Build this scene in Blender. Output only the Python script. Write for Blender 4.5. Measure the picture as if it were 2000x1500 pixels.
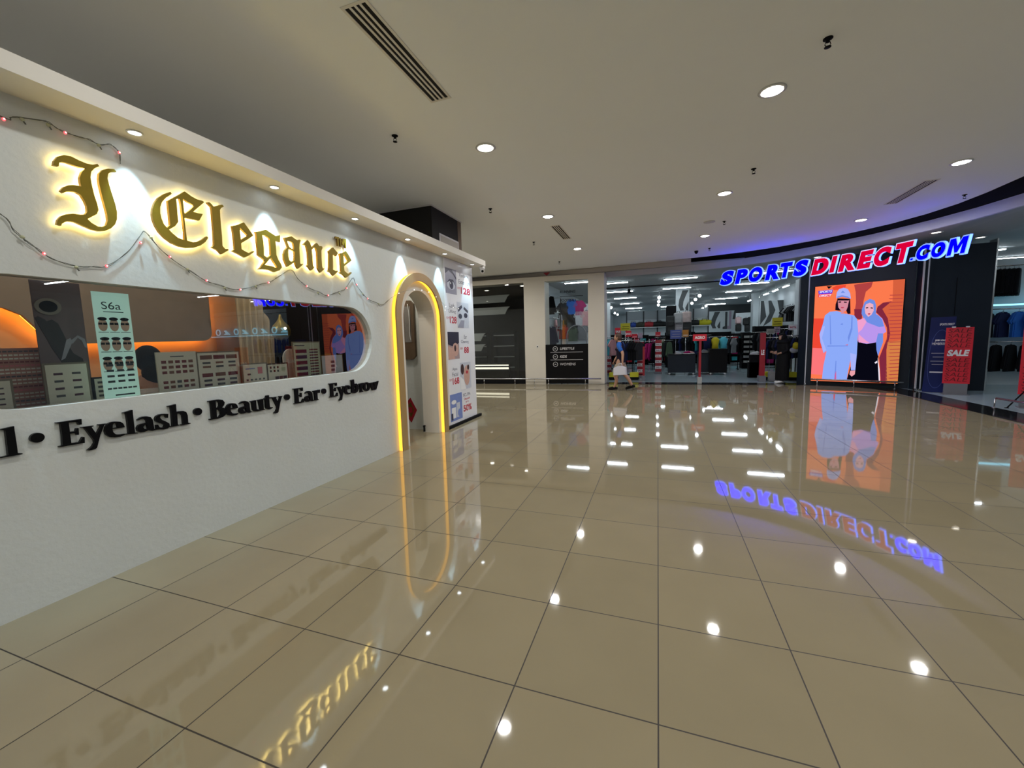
import bpy, bmesh, math, random
from mathutils import Vector, Matrix
from mathutils.geometry import tessellate_polygon
random.seed(7)
for _o in list(bpy.data.objects): bpy.data.objects.remove(_o)
SC = bpy.context.scene
COL = SC.collection
pi = math.pi

# ---------------------------------------------------------------- camera
F_PX = 800.23
YAW, PITCH, ROLL = -0.3427, -0.10464, -0.02724
CAM = Vector((-0.0166, -1.5602, 1.5189))
_fw = Vector((math.sin(YAW)*math.cos(PITCH), math.cos(YAW)*math.cos(PITCH), math.sin(PITCH)))
_r0 = Vector((math.cos(YAW), -math.sin(YAW), 0)); _u0 = _r0.cross(_fw)
_rt = math.cos(ROLL)*_r0 + math.sin(ROLL)*_u0
_up = -math.sin(ROLL)*_r0 + math.cos(ROLL)*_u0
cd = bpy.data.cameras.new('camera'); cam = bpy.data.objects.new('camera', cd); COL.objects.link(cam)
cam.matrix_world = Matrix(((_rt.x,_up.x,-_fw.x,CAM.x),(_rt.y,_up.y,-_fw.y,CAM.y),(_rt.z,_up.z,-_fw.z,CAM.z),(0,0,0,1)))
cd.sensor_fit = 'HORIZONTAL'; cd.sensor_width = 36.0; cd.lens = F_PX/2000*36.0
cd.clip_start = 0.02; cd.clip_end = 200
SC.camera = cam

# ---------------------------------------------------------------- world, exposure
w = bpy.data.worlds.new('world'); SC.world = w; w.use_nodes = True
w.node_tree.nodes['Background'].inputs[0].default_value = (0.9, 0.92, 1.0, 1)
w.node_tree.nodes['Background'].inputs[1].default_value = 0.25
SC.view_settings.view_transform = 'Standard'
SC.view_settings.look = 'None'
SC.view_settings.exposure = 0.0
SC.view_settings.gamma = 1.0
SC.view_settings.use_curve_mapping = False

# ---------------------------------------------------------------- the mall's ceiling lamps, plus added fill lamps
CEIL = 3.83
LAMP_XY = [(x, y) for y in (9.22, 6.21, 3.23, 0.2, -2.8, -5.8, -8.8) for x in (-1.98, 0.99, 3.95)]
LAMP_POWER = 19.5
ROOF_FILL_XY = [(-5.3, 3.23), (-5.3, 0.2), (-5.3, -2.8), (-7.9, 3.23), (-7.9, 0.2)]   # added unseen lamps above the beauty shop roof, brightening the ceiling
for _x, _y in LAMP_XY + [(-5.5, 9.6), (-8.5, 9.6), (-8.5, 7.4)] + ROOF_FILL_XY:  # the corridor three are added out of view to brighten the far end
    ld = bpy.data.lights.new('ceiling_lamp_light', 'AREA'); ld.shape = 'DISK'; ld.size = 0.15
    ld.energy = LAMP_POWER*(2.0 if _y > 9 else 1.35 if _y > 6 else 1.0)*(1.5 if _x < -5 and _y > 7 else 0.025 if _x < -5 else 1.0); ld.color = (1.0, 0.99, 0.955)
    lo = bpy.data.objects.new('ceiling_lamp_light', ld); COL.objects.link(lo); lo.location = (_x, _y, CEIL-0.006)
for _i in range(14):                      # the small spots under the shop canopy wash the white wall
    ld = bpy.data.lights.new('canopy_spot_light', 'SPOT'); ld.energy = 48.0; ld.color = (0.5, 0.80, 1.0)
    ld.spot_size = math.radians(48); ld.spot_blend = 0.55; ld.shadow_soft_size = 0.02
    lo = bpy.data.objects.new('canopy_spot_light', ld); COL.objects.link(lo)
    lo.location = (-3.35, 0.36-1.072*8+1.072*_i, 2.965); lo.rotation_euler = (0, math.radians(11), 0)

for _x, _y in ((-4.9, -0.6), (-4.9, 0.9), (-4.6, 2.35), (-4.2, 3.9)):      # added fill lamps to brighten the inside of the beauty shop
    ld = bpy.data.lights.new('shop_fill_light', 'AREA'); ld.shape = 'DISK'; ld.size = 0.14; ld.energy = 11.0; ld.color = (1.0, 0.90, 0.76)
    lo = bpy.data.objects.new('shop_fill_light', ld); COL.objects.link(lo); lo.location = (_x, _y, 3.05)
# ---------------------------------------------------------------- pixel -> point helpers
def _ray(px, py): return _fw + _rt*((px-1000)/F_PX) - _up*((py-750)/F_PX)
def atX(px, py, X): d = _ray(px, py); return CAM + d*((X-CAM.x)/d.x)
def atY(px, py, Y): d = _ray(px, py); return CAM + d*((Y-CAM.y)/d.y)
def atZ(px, py, Z=0.0): d = _ray(px, py); return CAM + d*((Z-CAM.z)/d.z)

# ---------------------------------------------------------------- materials
def mat(name, col, rough=0.5, metal=0.0, emit=0.0, ecol=None, noise=0.0, nscale=8.0, bump=0.0, bscale=40.0, spec=0.5, coat=0.0):
    m = bpy.data.materials.new(name); m.use_nodes = True
    nt = m.node_tree; b = nt.nodes['Principled BSDF']
    b.inputs['Base Color'].default_value = (*col, 1); b.inputs['Roughness'].default_value = rough
    b.inputs['Metallic'].default_value = metal; b.inputs['Specular IOR Level'].default_value = spec
    if coat: b.inputs['Coat Weight'].default_value = coat; b.inputs['Coat Roughness'].default_value = 0.03
    if emit:
        b.inputs['Emission Color'].default_value = (*(ecol or col), 1); b.inputs['Emission Strength'].default_value = emit
    if noise or bump:
        tc = nt.nodes.new('ShaderNodeTexCoord')
        if noise:
            n = nt.nodes.new('ShaderNodeTexNoise'); n.inputs['Scale'].default_value = nscale; n.inputs['Detail'].default_value = 4
            nt.links.new(tc.outputs['Object'], n.inputs['Vector'])
            mx = nt.nodes.new('ShaderNodeMix'); mx.data_type = 'RGBA'
            mx.inputs[6].default_value = (*[max(0, c*(1-noise)) for c in col], 1)
            mx.inputs[7].default_value = (*[min(1, c*(1+noise)) for c in col], 1)
            nt.links.new(n.outputs['Fac'], mx.inputs[0]); nt.links.new(mx.outputs[2], b.inputs['Base Color'])
        if bump:
            n2 = nt.nodes.new('ShaderNodeTexNoise'); n2.inputs['Scale'].default_value = bscale; n2.inputs['Detail'].default_value = 5
            nt.links.new(tc.outputs['Object'], n2.inputs['Vector'])
            bp = nt.nodes.new('ShaderNodeBump'); bp.inputs['Strength'].default_value = bump; bp.inputs['Distance'].default_value = 0.01
            nt.links.new(n2.outputs['Fac'], bp.inputs['Height']); nt.links.new(bp.outputs['Normal'], b.inputs['Normal'])
    return m
def emis(name, col, s):
    m = bpy.data.materials.new(name); m.use_nodes = True; nt = m.node_tree; nt.nodes.clear()
    e = nt.nodes.new('ShaderNodeEmission'); e.inputs[0].default_value = (*col, 1); e.inputs[1].default_value = s
    o = nt.nodes.new('ShaderNodeOutputMaterial'); nt.links.new(e.outputs[0], o.inputs[0]); return m
def glass(name, tint=(0.93, 0.96, 0.95), k=1.7):
    m = bpy.data.materials.new(name); m.use_nodes = True; nt = m.node_tree; nt.nodes.clear()
    fr = nt.nodes.new('ShaderNodeFresnel'); fr.inputs[0].default_value = 1.52
    mu = nt.nodes.new('ShaderNodeMath'); mu.operation = 'MULTIPLY'; mu.inputs[1].default_value = k; mu.use_clamp = True
    t = nt.nodes.new('ShaderNodeBsdfTransparent'); t.inputs[0].default_value = (*tint, 1)
    g = nt.nodes.new('ShaderNodeBsdfGlossy'); g.inputs['Roughness'].default_value = 0.0
    mx = nt.nodes.new('ShaderNodeMixShader'); o = nt.nodes.new('ShaderNodeOutputMaterial')
    nt.links.new(fr.outputs[0], mu.inputs[0]); nt.links.new(mu.outputs[0], mx.inputs[0])
    nt.links.new(t.outputs[0], mx.inputs[1]); nt.links.new(g.outputs[0], mx.inputs[2]); nt.links.new(mx.outputs[0], o.inputs[0])
    return m
def S(r, g, b):   # sRGB 0-255 -> linear
    f = lambda c: (c/255/12.92) if c/255 <= 0.04045 else ((c/255+0.055)/1.055)**2.4
    return (f(r), f(g), f(b))
def tile_mat():
    m = bpy.data.materials.new('polished_floor_tiles'); m.use_nodes = True; nt = m.node_tree; b = nt.nodes['Principled BSDF']
    tc = nt.nodes.new('ShaderNodeTexCoord'); br = nt.nodes.new('ShaderNodeTexBrick')
    br.offset = 0.0; br.squash = 1.0; br.inputs['Scale'].default_value = 1.0
    br.inputs['Brick Width'].default_value = 0.6; br.inputs['Row Height'].default_value = 0.6
    br.inputs['Mortar Size'].default_value = 0.0032; br.inputs['Mortar Smooth'].default_value = 0.1
    br.inputs['Bias'].default_value = 0.0
    br.inputs['Color1'].default_value = (*FLOOR_A, 1); br.inputs['Color2'].default_value = (*FLOOR_B, 1)
    br.inputs['Mortar'].default_value = (0.022, 0.014, 0.008, 1)
    mp = nt.nodes.new('ShaderNodeMapping'); mp.inputs['Location'].default_value = (60.0, 60.0, 0)
    nt.links.new(tc.outputs['Object'], mp.inputs[0]); nt.links.new(mp.outputs[0], br.inputs['Vector'])
    n = nt.nodes.new('ShaderNodeTexNoise'); n.inputs['Scale'].default_value = 2.2; n.inputs['Detail'].default_value = 6
    nt.links.new(tc.outputs['Object'], n.inputs['Vector'])
    mr = nt.nodes.new('ShaderNodeMapRange'); mr.inputs[3].default_value = 0.9; mr.inputs[4].default_value = 1.08
    nt.links.new(n.outputs['Fac'], mr.inputs[0])
    mx = nt.nodes.new('ShaderNodeMix'); mx.data_type = 'RGBA'; mx.blend_type = 'MULTIPLY'; mx.inputs[0].default_value = 1
    nt.links.new(br.outputs['Color'], mx.inputs[6]); nt.links.new(mr.outputs[0], mx.inputs[7])
    nt.links.new(mx.outputs[2], b.inputs['Base Color'])
    m2 = nt.nodes.new('ShaderNodeMapRange'); m2.inputs[3].default_value = 0.035; m2.inputs[4].default_value = 0.6
    nt.links.new(br.outputs['Fac'], m2.inputs[0]); nt.links.new(m2.outputs[0], b.inputs['Roughness'])
    b.inputs['IOR'].default_value = 1.62
    return m
FLOOR_A = (0.315, 0.265, 0.17); FLOOR_B = (0.29, 0.245, 0.157)
M = {}
def mm(k, *a, **kw): M[k] = mat(k, *a, **kw); return M[k]
M['tiles'] = tile_mat()
mm('ceiling_paint', (0.88, 0.90, 0.90), 0.9, noise=0.03, nscale=0.7)
mm('plaster', (0.63, 0.66, 0.635), 0.75, noise=0.04, nscale=3, bump=0.25, bscale=28)
mm('canopy_paint', (0.74, 0.71, 0.64), 0.7, noise=0.02)
mm('beige_paint', (0.66, 0.61, 0.52), 0.6, noise=0.03, nscale=2)
mm('grey_beige', (0.42, 0.38, 0.33), 0.6, noise=0.03)
mm('fascia_grey', (0.62, 0.60, 0.60), 0.5, noise=0.03)
mm('void_black', (0.008, 0.007, 0.006), 0.8, noise=0.2)
mm('brass', S(142, 120, 26), 0.34, metal=0.45, noise=0.12, nscale=14)
mm('arch_gold', S(182,150,96), 0.4, metal=0.2, noise=0.05)
mm('brass_edge', S(120, 92, 40), 0.35, metal=0.6)
mm('black_gloss', (0.004, 0.004, 0.005), 0.3, spec=0.15)
mm('black_matte', (0.006, 0.006, 0.007), 0.7, noise=0.2, spec=0.12)
mm('dark_granite', (0.012, 0.012, 0.013), 0.12, noise=0.3, nscale=60)
mm('navy_panel', (0.008, 0.014, 0.024), 0.45, spec=0.3, noise=0.15, nscale=3)
mm('steel', (0.6, 0.6, 0.6), 0.25, metal=1.0)
mm('post_metal', (0.62, 0.64, 0.68), 0.35, metal=0.2)
mm('base_grey', (.16,.16,.18), .5)
mm('white_plastic', (0.75, 0.75, 0.73), 0.4)
mm('white_metal', (0.8, 0.8, 0.78), 0.4)
mm('vent_dark', (0.006, 0.005, 0.004), 0.9)
mm('vinyl_floor', (0.42, 0.52, 0.56), 0.12, noise=0.06, nscale=2)
mm('store_ceiling', (0.42, 0.45, 0.46), 0.8, noise=0.05, nscale=1)
mm('store_wall', (0.40, 0.44, 0.46), 0.7, noise=0.04, nscale=2)
mm('store_white', (0.62, 0.68, 0.70), 0.6, noise=0.04, nscale=2)
mm('graphic_grey', (0.06, 0.07, 0.075), 0.6)
mm('red_paint', (0.33, 0.010, 0.022), 0.4)
mm('sale_red', (0.66, 0.016, 0.035), 0.4)
mm('sale_dark', (0.13, 0.003, 0.006), 0.5)
mm('sale_white', (0.85, 0.85, 0.85), 0.5)
mm('banner_blue', (0.008, 0.016, 0.10), 0.4, spec=0.2)
mm('yellow_card', (0.62, 0.58, 0.02), 0.5)
mm('blue_card', (0.06, 0.10, 0.36), 0.5)
mm('orange_card', (0.55, 0.22, 0.02), 0.5)
mm('white_print', (0.82, 0.83, 0.86), 0.25)
mm('red_ink', (0.50, 0.02, 0.04), 0.5)
mm('navy_ink', (0.03, 0.035, 0.07), 0.5)
mm('wood_panel', (0.13, 0.085, 0.05), 0.6, noise=0.25, nscale=5)
mm('tan_wall', (0.55, 0.33, 0.16), 0.7, noise=0.06)
mm('dark_room', (0.006, 0.005, 0.005), 0.7, noise=0.1, spec=0.15)
mm('curtain', (0.42, 0.33, 0.20), 0.85, noise=0.1)
mm('grey_fabric', (0.25, 0.23, 0.21), 0.9, noise=0.15, nscale=20)
mm('skin', (0.42, 0.23, 0.15), 0.5)
mm('hair', (0.05, 0.022, 0.012), 0.6, noise=0.2, nscale=30)
mm('black_hair', (0.008, 0.007, 0.007), 0.9, noise=0.5, nscale=60, bump=0.8, bscale=90, spec=0.1)
mm('shirt_blue', (0.02, 0.10, 0.38), 0.8, spec=0.2)
mm('shirt_dark', (0.010, 0.008, 0.02), 0.8, spec=0.15)
mm('khaki', (0.33, 0.27, 0.20), 0.9, noise=0.1)
mm('white_bag', (0.62, 0.62, 0.70), 0.35)
mm('grey_board', (0.42, 0.43, 0.41), 0.5)
mm('lilac', (0.42, 0.33, 0.42), 0.6)
M['led_warm'] = emis('led_warm', (1.0, 0.70, 0.20), 24)
M['led_gold'] = emis('led_gold', (1.0, 0.47, 0.04), 2.1)
M['led_orange'] = emis('led_orange', (1.0, 0.36, 0.04), 22)
M['lamp_warm'] = emis('lamp_warm', (1.0, 0.93, 0.80), 14)
M['lamp_cool'] = emis('lamp_cool', (0.85, 0.94, 1.0), 16)
M['tube_light'] = emis('tube_light', (0.84, 0.94, 1.0), 42)
M['bulb_red'] = emis('bulb_red', (1.0, 0.12, 0.13), 1.6)
M['bulb_hot'] = emis('bulb_hot', (1.0, 0.6, 0.55), 5)
M['letter_blue'] = emis('letter_blue', (0.0, 0.0, 1.0), 9.0)
M['letter_red'] = emis('letter_red', (0.72, 0.0, 0.04), 1.0)
M['letter_rim'] = emis('letter_rim', (0.20, 0.33, 1.0), 1.5)
M['letter_side'] = emis('letter_side', (0.07, 0.15, 1.0), 6)
M['letter_rim_red'] = emis('letter_rim_red', (0.70, 0.62, 1.0), 1.1)
M['neon_cyan'] = emis('neon_cyan', (0.25, 0.75, 1.0), 2.2)
M['pane'] = glass('pane')
M['shop_pane'] = glass('shop_pane', (0.86, 0.87, 0.85), 3.3)

# ---------------------------------------------------------------- mesh builder
class Fr:
    def __init__(s, o, u, v): s.o = Vector(o); s.u = Vector(u).normalized(); s.v = Vector(v).normalized(); s.n = s.u.cross(s.v)
    def __call__(s, a, b, c=0.0): return s.o + s.u*a + s.v*b + s.n*c
WORLD = Fr((0,0,0), (1,0,0), (0,1,0))
def wallX(x, sign=1):  # plane x = const; sign 1 faces +x (text runs towards +y)
    return Fr((x,0,0), (0,sign,0), (0,0,1))
def wallY(y): return Fr((0,y,0), (1,0,0), (0,0,1))     # faces -y
class MB:
    def __init__(s): s.v = []; s.f = []; s.m = []; s.mats = []; s.sm = []
    def mi(s, m):
        if m not in s.mats: s.mats.append(m)
        return s.mats.index(m)
    def add(s, vs, fs, m, smooth=False):
        k = len(s.v); i = s.mi(m); s.v += [tuple(p) for p in vs]
        for f in fs: s.f.append([k+j for j in f]); s.m.append(i); s.sm.append(smooth)
        return s
    def box(s, c, d, m, rz=0.0, fr=None):
        cx, cy, cz = c; hx, hy, hz = d[0]/2, d[1]/2, d[2]/2; ca, sa = math.cos(rz), math.sin(rz); vs = []
        for z in (-hz, hz):
            for x, y in ((-hx,-hy),(hx,-hy),(hx,hy),(-hx,hy)):
                p = (cx+x*ca-y*sa, cy+x*sa+y*ca, cz+z); vs.append(fr(*p) if fr else p)
        return s.add(vs, [(3,2,1,0),(4,5,6,7),(0,1,5,4),(1,2,6,5),(2,3,7,6),(3,0,4,7)], m)
    def bbox(s, a, b, m, fr=None):
        return s.box([(p+q)/2 for p, q in zip(a, b)], [abs(q-p) for p, q in zip(a, b)], m, fr=fr)
    def bevbox(s, c, d, m, r=0.01, rz=0.0):
        hx, hy, hz = d[0]/2, d[1]/2, d[2]/2; r = min(r, hx*.9, hy*.9, hz*.9)
        pl = []
        for (sx, sy, a0) in ((1,1,0),(-1,1,90),(-1,-1,180),(1,-1,270)):
            for a in (0, 45, 90):
                t = math.radians(a0+a); pl.append((sx*(hx-r)+r*math.cos(t), sy*(hy-r)+r*math.sin(t)))
        ca, sa = math.cos(rz), math.sin(rz); n = len(pl); vs = []
        for z, k in ((-hz, r*.6), (-hz+r*.6, 0), (hz-r*.6, 0), (hz, r*.6)):
            for x, y in pl:
                x2 = x*(1-k/hx); y2 = y*(1-k/hy); vs.append((c[0]+x2*ca-y2*sa, c[1]+x2*sa+y2*ca, c[2]+z))
        fs = [tuple(reversed(range(n))), tuple(range(3*n, 4*n))]
        for q in range(3):
            for i in range(n): fs.append((q*n+i, q*n+(i+1)%n, (q+1)*n+(i+1)%n, (q+1)*n+i))
        return s.add(vs, fs, m)
    def prism(s, loops, fr, c0, c1, m, side=None, smooth=False):
        if loops and not isinstance(loops[0][0], (tuple, list, Vector)): loops = [loops]
        def area(l): return sum(l[i][0]*l[(i+1)%len(l)][1]-l[(i+1)%len(l)][0]*l[i][1] for i in range(len(l)))/2
        loops = [list(l) if ((area(l) > 0) == (i == 0)) else list(reversed(l)) for i, l in enumerate(loops)]
        tr = tessellate_polygon([[Vector((p[0], p[1], 0)) for p in l] for l in loops])
        flat = [p for l in loops for p in l]; n = len(flat)
        top = [fr(p[0], p[1], c1) for p in flat]; bot = [fr(p[0], p[1], c0) for p in flat]
        ft = []
        for t in tr:
            a, b, c = [flat[i] for i in t]
            ar = (b[0]-a[0])*(c[1]-a[1])-(c[0]-a[0])*(b[1]-a[1])
            ft.append(tuple(t) if ar > 0 else tuple(reversed(t)))
        s.add(top, ft, m)
        if abs(c1-c0) > 1e-7:
            s.add(bot, [tuple(reversed(t)) for t in ft], side or m)
            k = 0
            for l in loops:
                L = len(l); vs = [fr(p[0], p[1], c0) for p in l]+[fr(p[0], p[1], c1) for p in l]
                s.add(vs, [(i, (i+1) % L, L+(i+1) % L, L+i) for i in range(L)], side or m, smooth)
        return s
    def flat(s, poly, fr, c, m): return s.prism([poly], fr, c, c, m)
    def rect(s, a0, b0, a1, b1, fr, c0, c1, m): return s.prism([(a0,b0),(a1,b0),(a1,b1),(a0,b1)], fr, c0, c1, m)
    def tube(s, pts, r, m, n=8, cap=True, smooth=True):
        pts = [Vector(p) for p in pts]; rr = r if isinstance(r, (list, tuple)) else [r]*len(pts); vs = []
        prev = None
        for i, p in enumerate(pts):
            t = (pts[min(i+1, len(pts)-1)]-pts[max(i-1, 0)]).normalized()
            a = (prev if prev is not None else (Vector((0,0,1)) if abs(t.z) < .9 else Vector((1,0,0))))
            x = (a - t*a.dot(t)).normalized(); y = t.cross(x); prev = x
            for k in range(n):
                th = 2*pi*k/n; vs.append(p + (x*math.cos(th)+y*math.sin(th))*rr[i])
        fs = []
        for i in range(len(pts)-1):
            for k in range(n): fs.append((i*n+k, i*n+(k+1) % n, (i+1)*n+(k+1) % n, (i+1)*n+k))
        s.add(vs, fs, m, smooth)
        if cap: s.add(vs[:n], [tuple(reversed(range(n)))], m); s.add(vs[-n:], [tuple(range(n))], m)
        return s
    def lathe(s, prof, m, n=24, fr=WORLD, smooth=True):
        vs = []
        for r, z in prof:
            for k in range(n): th = 2*pi*k/n; vs.append(fr(r*math.cos(th), r*math.sin(th), z))
        fs = [(i*n+k, i*n+(k+1) % n, (i+1)*n+(k+1) % n, (i+1)*n+k) for i in range(len(prof)-1) for k in range(n)]
        s.add(vs, fs, m, smooth)
        if prof[0][0] > 1e-4: s.add(vs[:n], [tuple(reversed(range(n)))], m)
        if prof[-1][0] > 1e-4: s.add(vs[-n:], [tuple(range(n))], m)
        return s
    def ball(s, c, r, m, n=12, k=8, rot=None):
        if not isinstance(r, (tuple, list)): r = (r, r, r)
        vs = []; c = Vector(c)
        for i in range(k+1):
            ph = pi*i/k
            for j in range(n):
                th = 2*pi*j/n; d = Vector((r[0]*math.sin(ph)*math.cos(th), r[1]*math.sin(ph)*math.sin(th), -r[2]*math.cos(ph)))
                vs.append(c + (rot @ d if rot else d))
        fs = [(i*n+j, i*n+(j+1) % n, (i+1)*n+(j+1) % n, (i+1)*n+j) for i in range(k) for j in range(n)]
        return s.add(vs, fs, m, True)
    def build(s, name, parent=None, label=None):
        me = bpy.data.meshes.new(name); me.from_pydata(s.v, [], s.f); me.validate(verbose=False)
        for m in s.mats: me.materials.append(M[m] if isinstance(m, str) else m)
        if len(me.polygons) == len(s.m):
            me.polygons.foreach_set('material_index', s.m); me.polygons.foreach_set('use_smooth', s.sm)
        bm = bmesh.new(); bm.from_mesh(me); bmesh.ops.remove_doubles(bm, verts=bm.verts, dist=1e-6); bm.to_mesh(me); bm.free()
        o = bpy.data.objects.new(name, me); COL.objects.link(o)
        if parent: par(o, parent)
        if label: o['label'] = label
        return o
def par(o, p):
    o.parent = p
    mw = Matrix.LocRotScale(p.location, p.rotation_euler, p.scale); q = p
    if q.parent: mw = Matrix.Identity(4)
    o.matrix_parent_inverse = mw.inverted()
def tag(o, label, cat, group=None, kind=None):
    o['label'] = label; o['category'] = cat
    if group: o['group'] = group
    if kind: o['kind'] = kind
    return o
def thing(name, label, cat, loc=(0,0,0), rz=0.0, group=None):
    o = bpy.data.objects.new(name, None); COL.objects.link(o); o.location = loc; o.rotation_euler = (0,0,rz); o.empty_display_size = 0.1
    return tag(o, label, cat, group)
def struct(o): o['kind'] = 'structure'; return o
def dup(root, loc, rz=None, label=None, group=None, scale=None):
    r = root.copy(); COL.objects.link(r); r.location = loc
    if rz is not None: r.rotation_euler = (0, 0, rz)
    if scale: r.scale = scale
    if label: r['label'] = label
    if group: r['group'] = group
    for ch in list(root.children):
        c = ch.copy(); COL.objects.link(c); c.parent = r
        for g in list(ch.children):
            d = g.copy(); COL.objects.link(d); d.parent = c
    return r
ORD = 'first second third fourth fifth sixth seventh eighth ninth tenth eleventh twelfth thirteenth fourteenth fifteenth sixteenth seventeenth eighteenth nineteenth twentieth'.split()

# ---------------------------------------------------------------- lettering (the built-in font turned into meshes)
_tc = {}
def glyphs(txt, bold=0.0, res=5):
    if 'M' in txt or 'W' in txt: bold = 0.0
    k = (txt, bold)
    if k in _tc: return _tc[k]
    cu = bpy.data.curves.new('t', 'FONT'); cu.body = txt; cu.size = 1.0; cu.offset = bold; cu.resolution_u = res; cu.align_x = 'LEFT'
    cu.fill_mode = 'FRONT'
    ob = bpy.data.objects.new('t', cu); COL.objects.link(ob)
    dg = bpy.context.evaluated_depsgraph_get(); dg.update()
    me = bpy.data.meshes.new_from_object(ob.evaluated_get(dg))
    vs = [(v.co.x, v.co.y) for v in me.vertices]; fs = [tuple(p.vertices) for p in me.polygons]
    bpy.data.objects.remove(ob); bpy.data.curves.remove(cu); bpy.data.meshes.remove(me)
    x0 = min(v[0] for v in vs); x1 = max(v[0] for v in vs); y0 = min(v[1] for v in vs); y1 = max(v[1] for v in vs)
    vs = [((x-x0)/(x1-x0), (y-y0)/(y1-y0)) for x, y in vs]
    _tc[k] = (vs, fs, (x1-x0)/(y1-y0)); return _tc[k]
def text(mb, txt, fr, a, b, h, m, c=0.0, wdt=None, bold=0.0, shear=0.0, depth=0.0, center=False, side=None):
    """letters of height h (box) with lower left corner at a,b; width from the font unless wdt is given"""
    vs, fs, asp = glyphs(txt, bold)
    W = wdt if wdt else h*asp
    if center: a -= W/2
    sx = [x*(asp)+shear*y for x, y in vs]; lo, hi = min(sx), max(sx)
    P = [(a+(q-lo)/(hi-lo)*W, b+v[1]*h) for q, v in zip(sx, vs)]
    mb.add([fr(x, y, c+depth) for x, y in P], fs, m)
    if depth:
        mb.add([fr(x, y, c) for x, y in P], [tuple(reversed(f)) for f in fs], m)
        ed = {}
        for f in fs:
            for i in range(len(f)):
                e = (f[i], f[(i+1) % len(f)]); ed[e] = ed.get(e, 0)+1
        n = len(P); vv = [fr(x, y, c) for x, y in P]+[fr(x, y, c+depth) for x, y in P]
        mb.add(vv, [(i, j, n+j, n+i) for (i, j) in ed if (j, i) not in ed], side or m)
    return W
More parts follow.
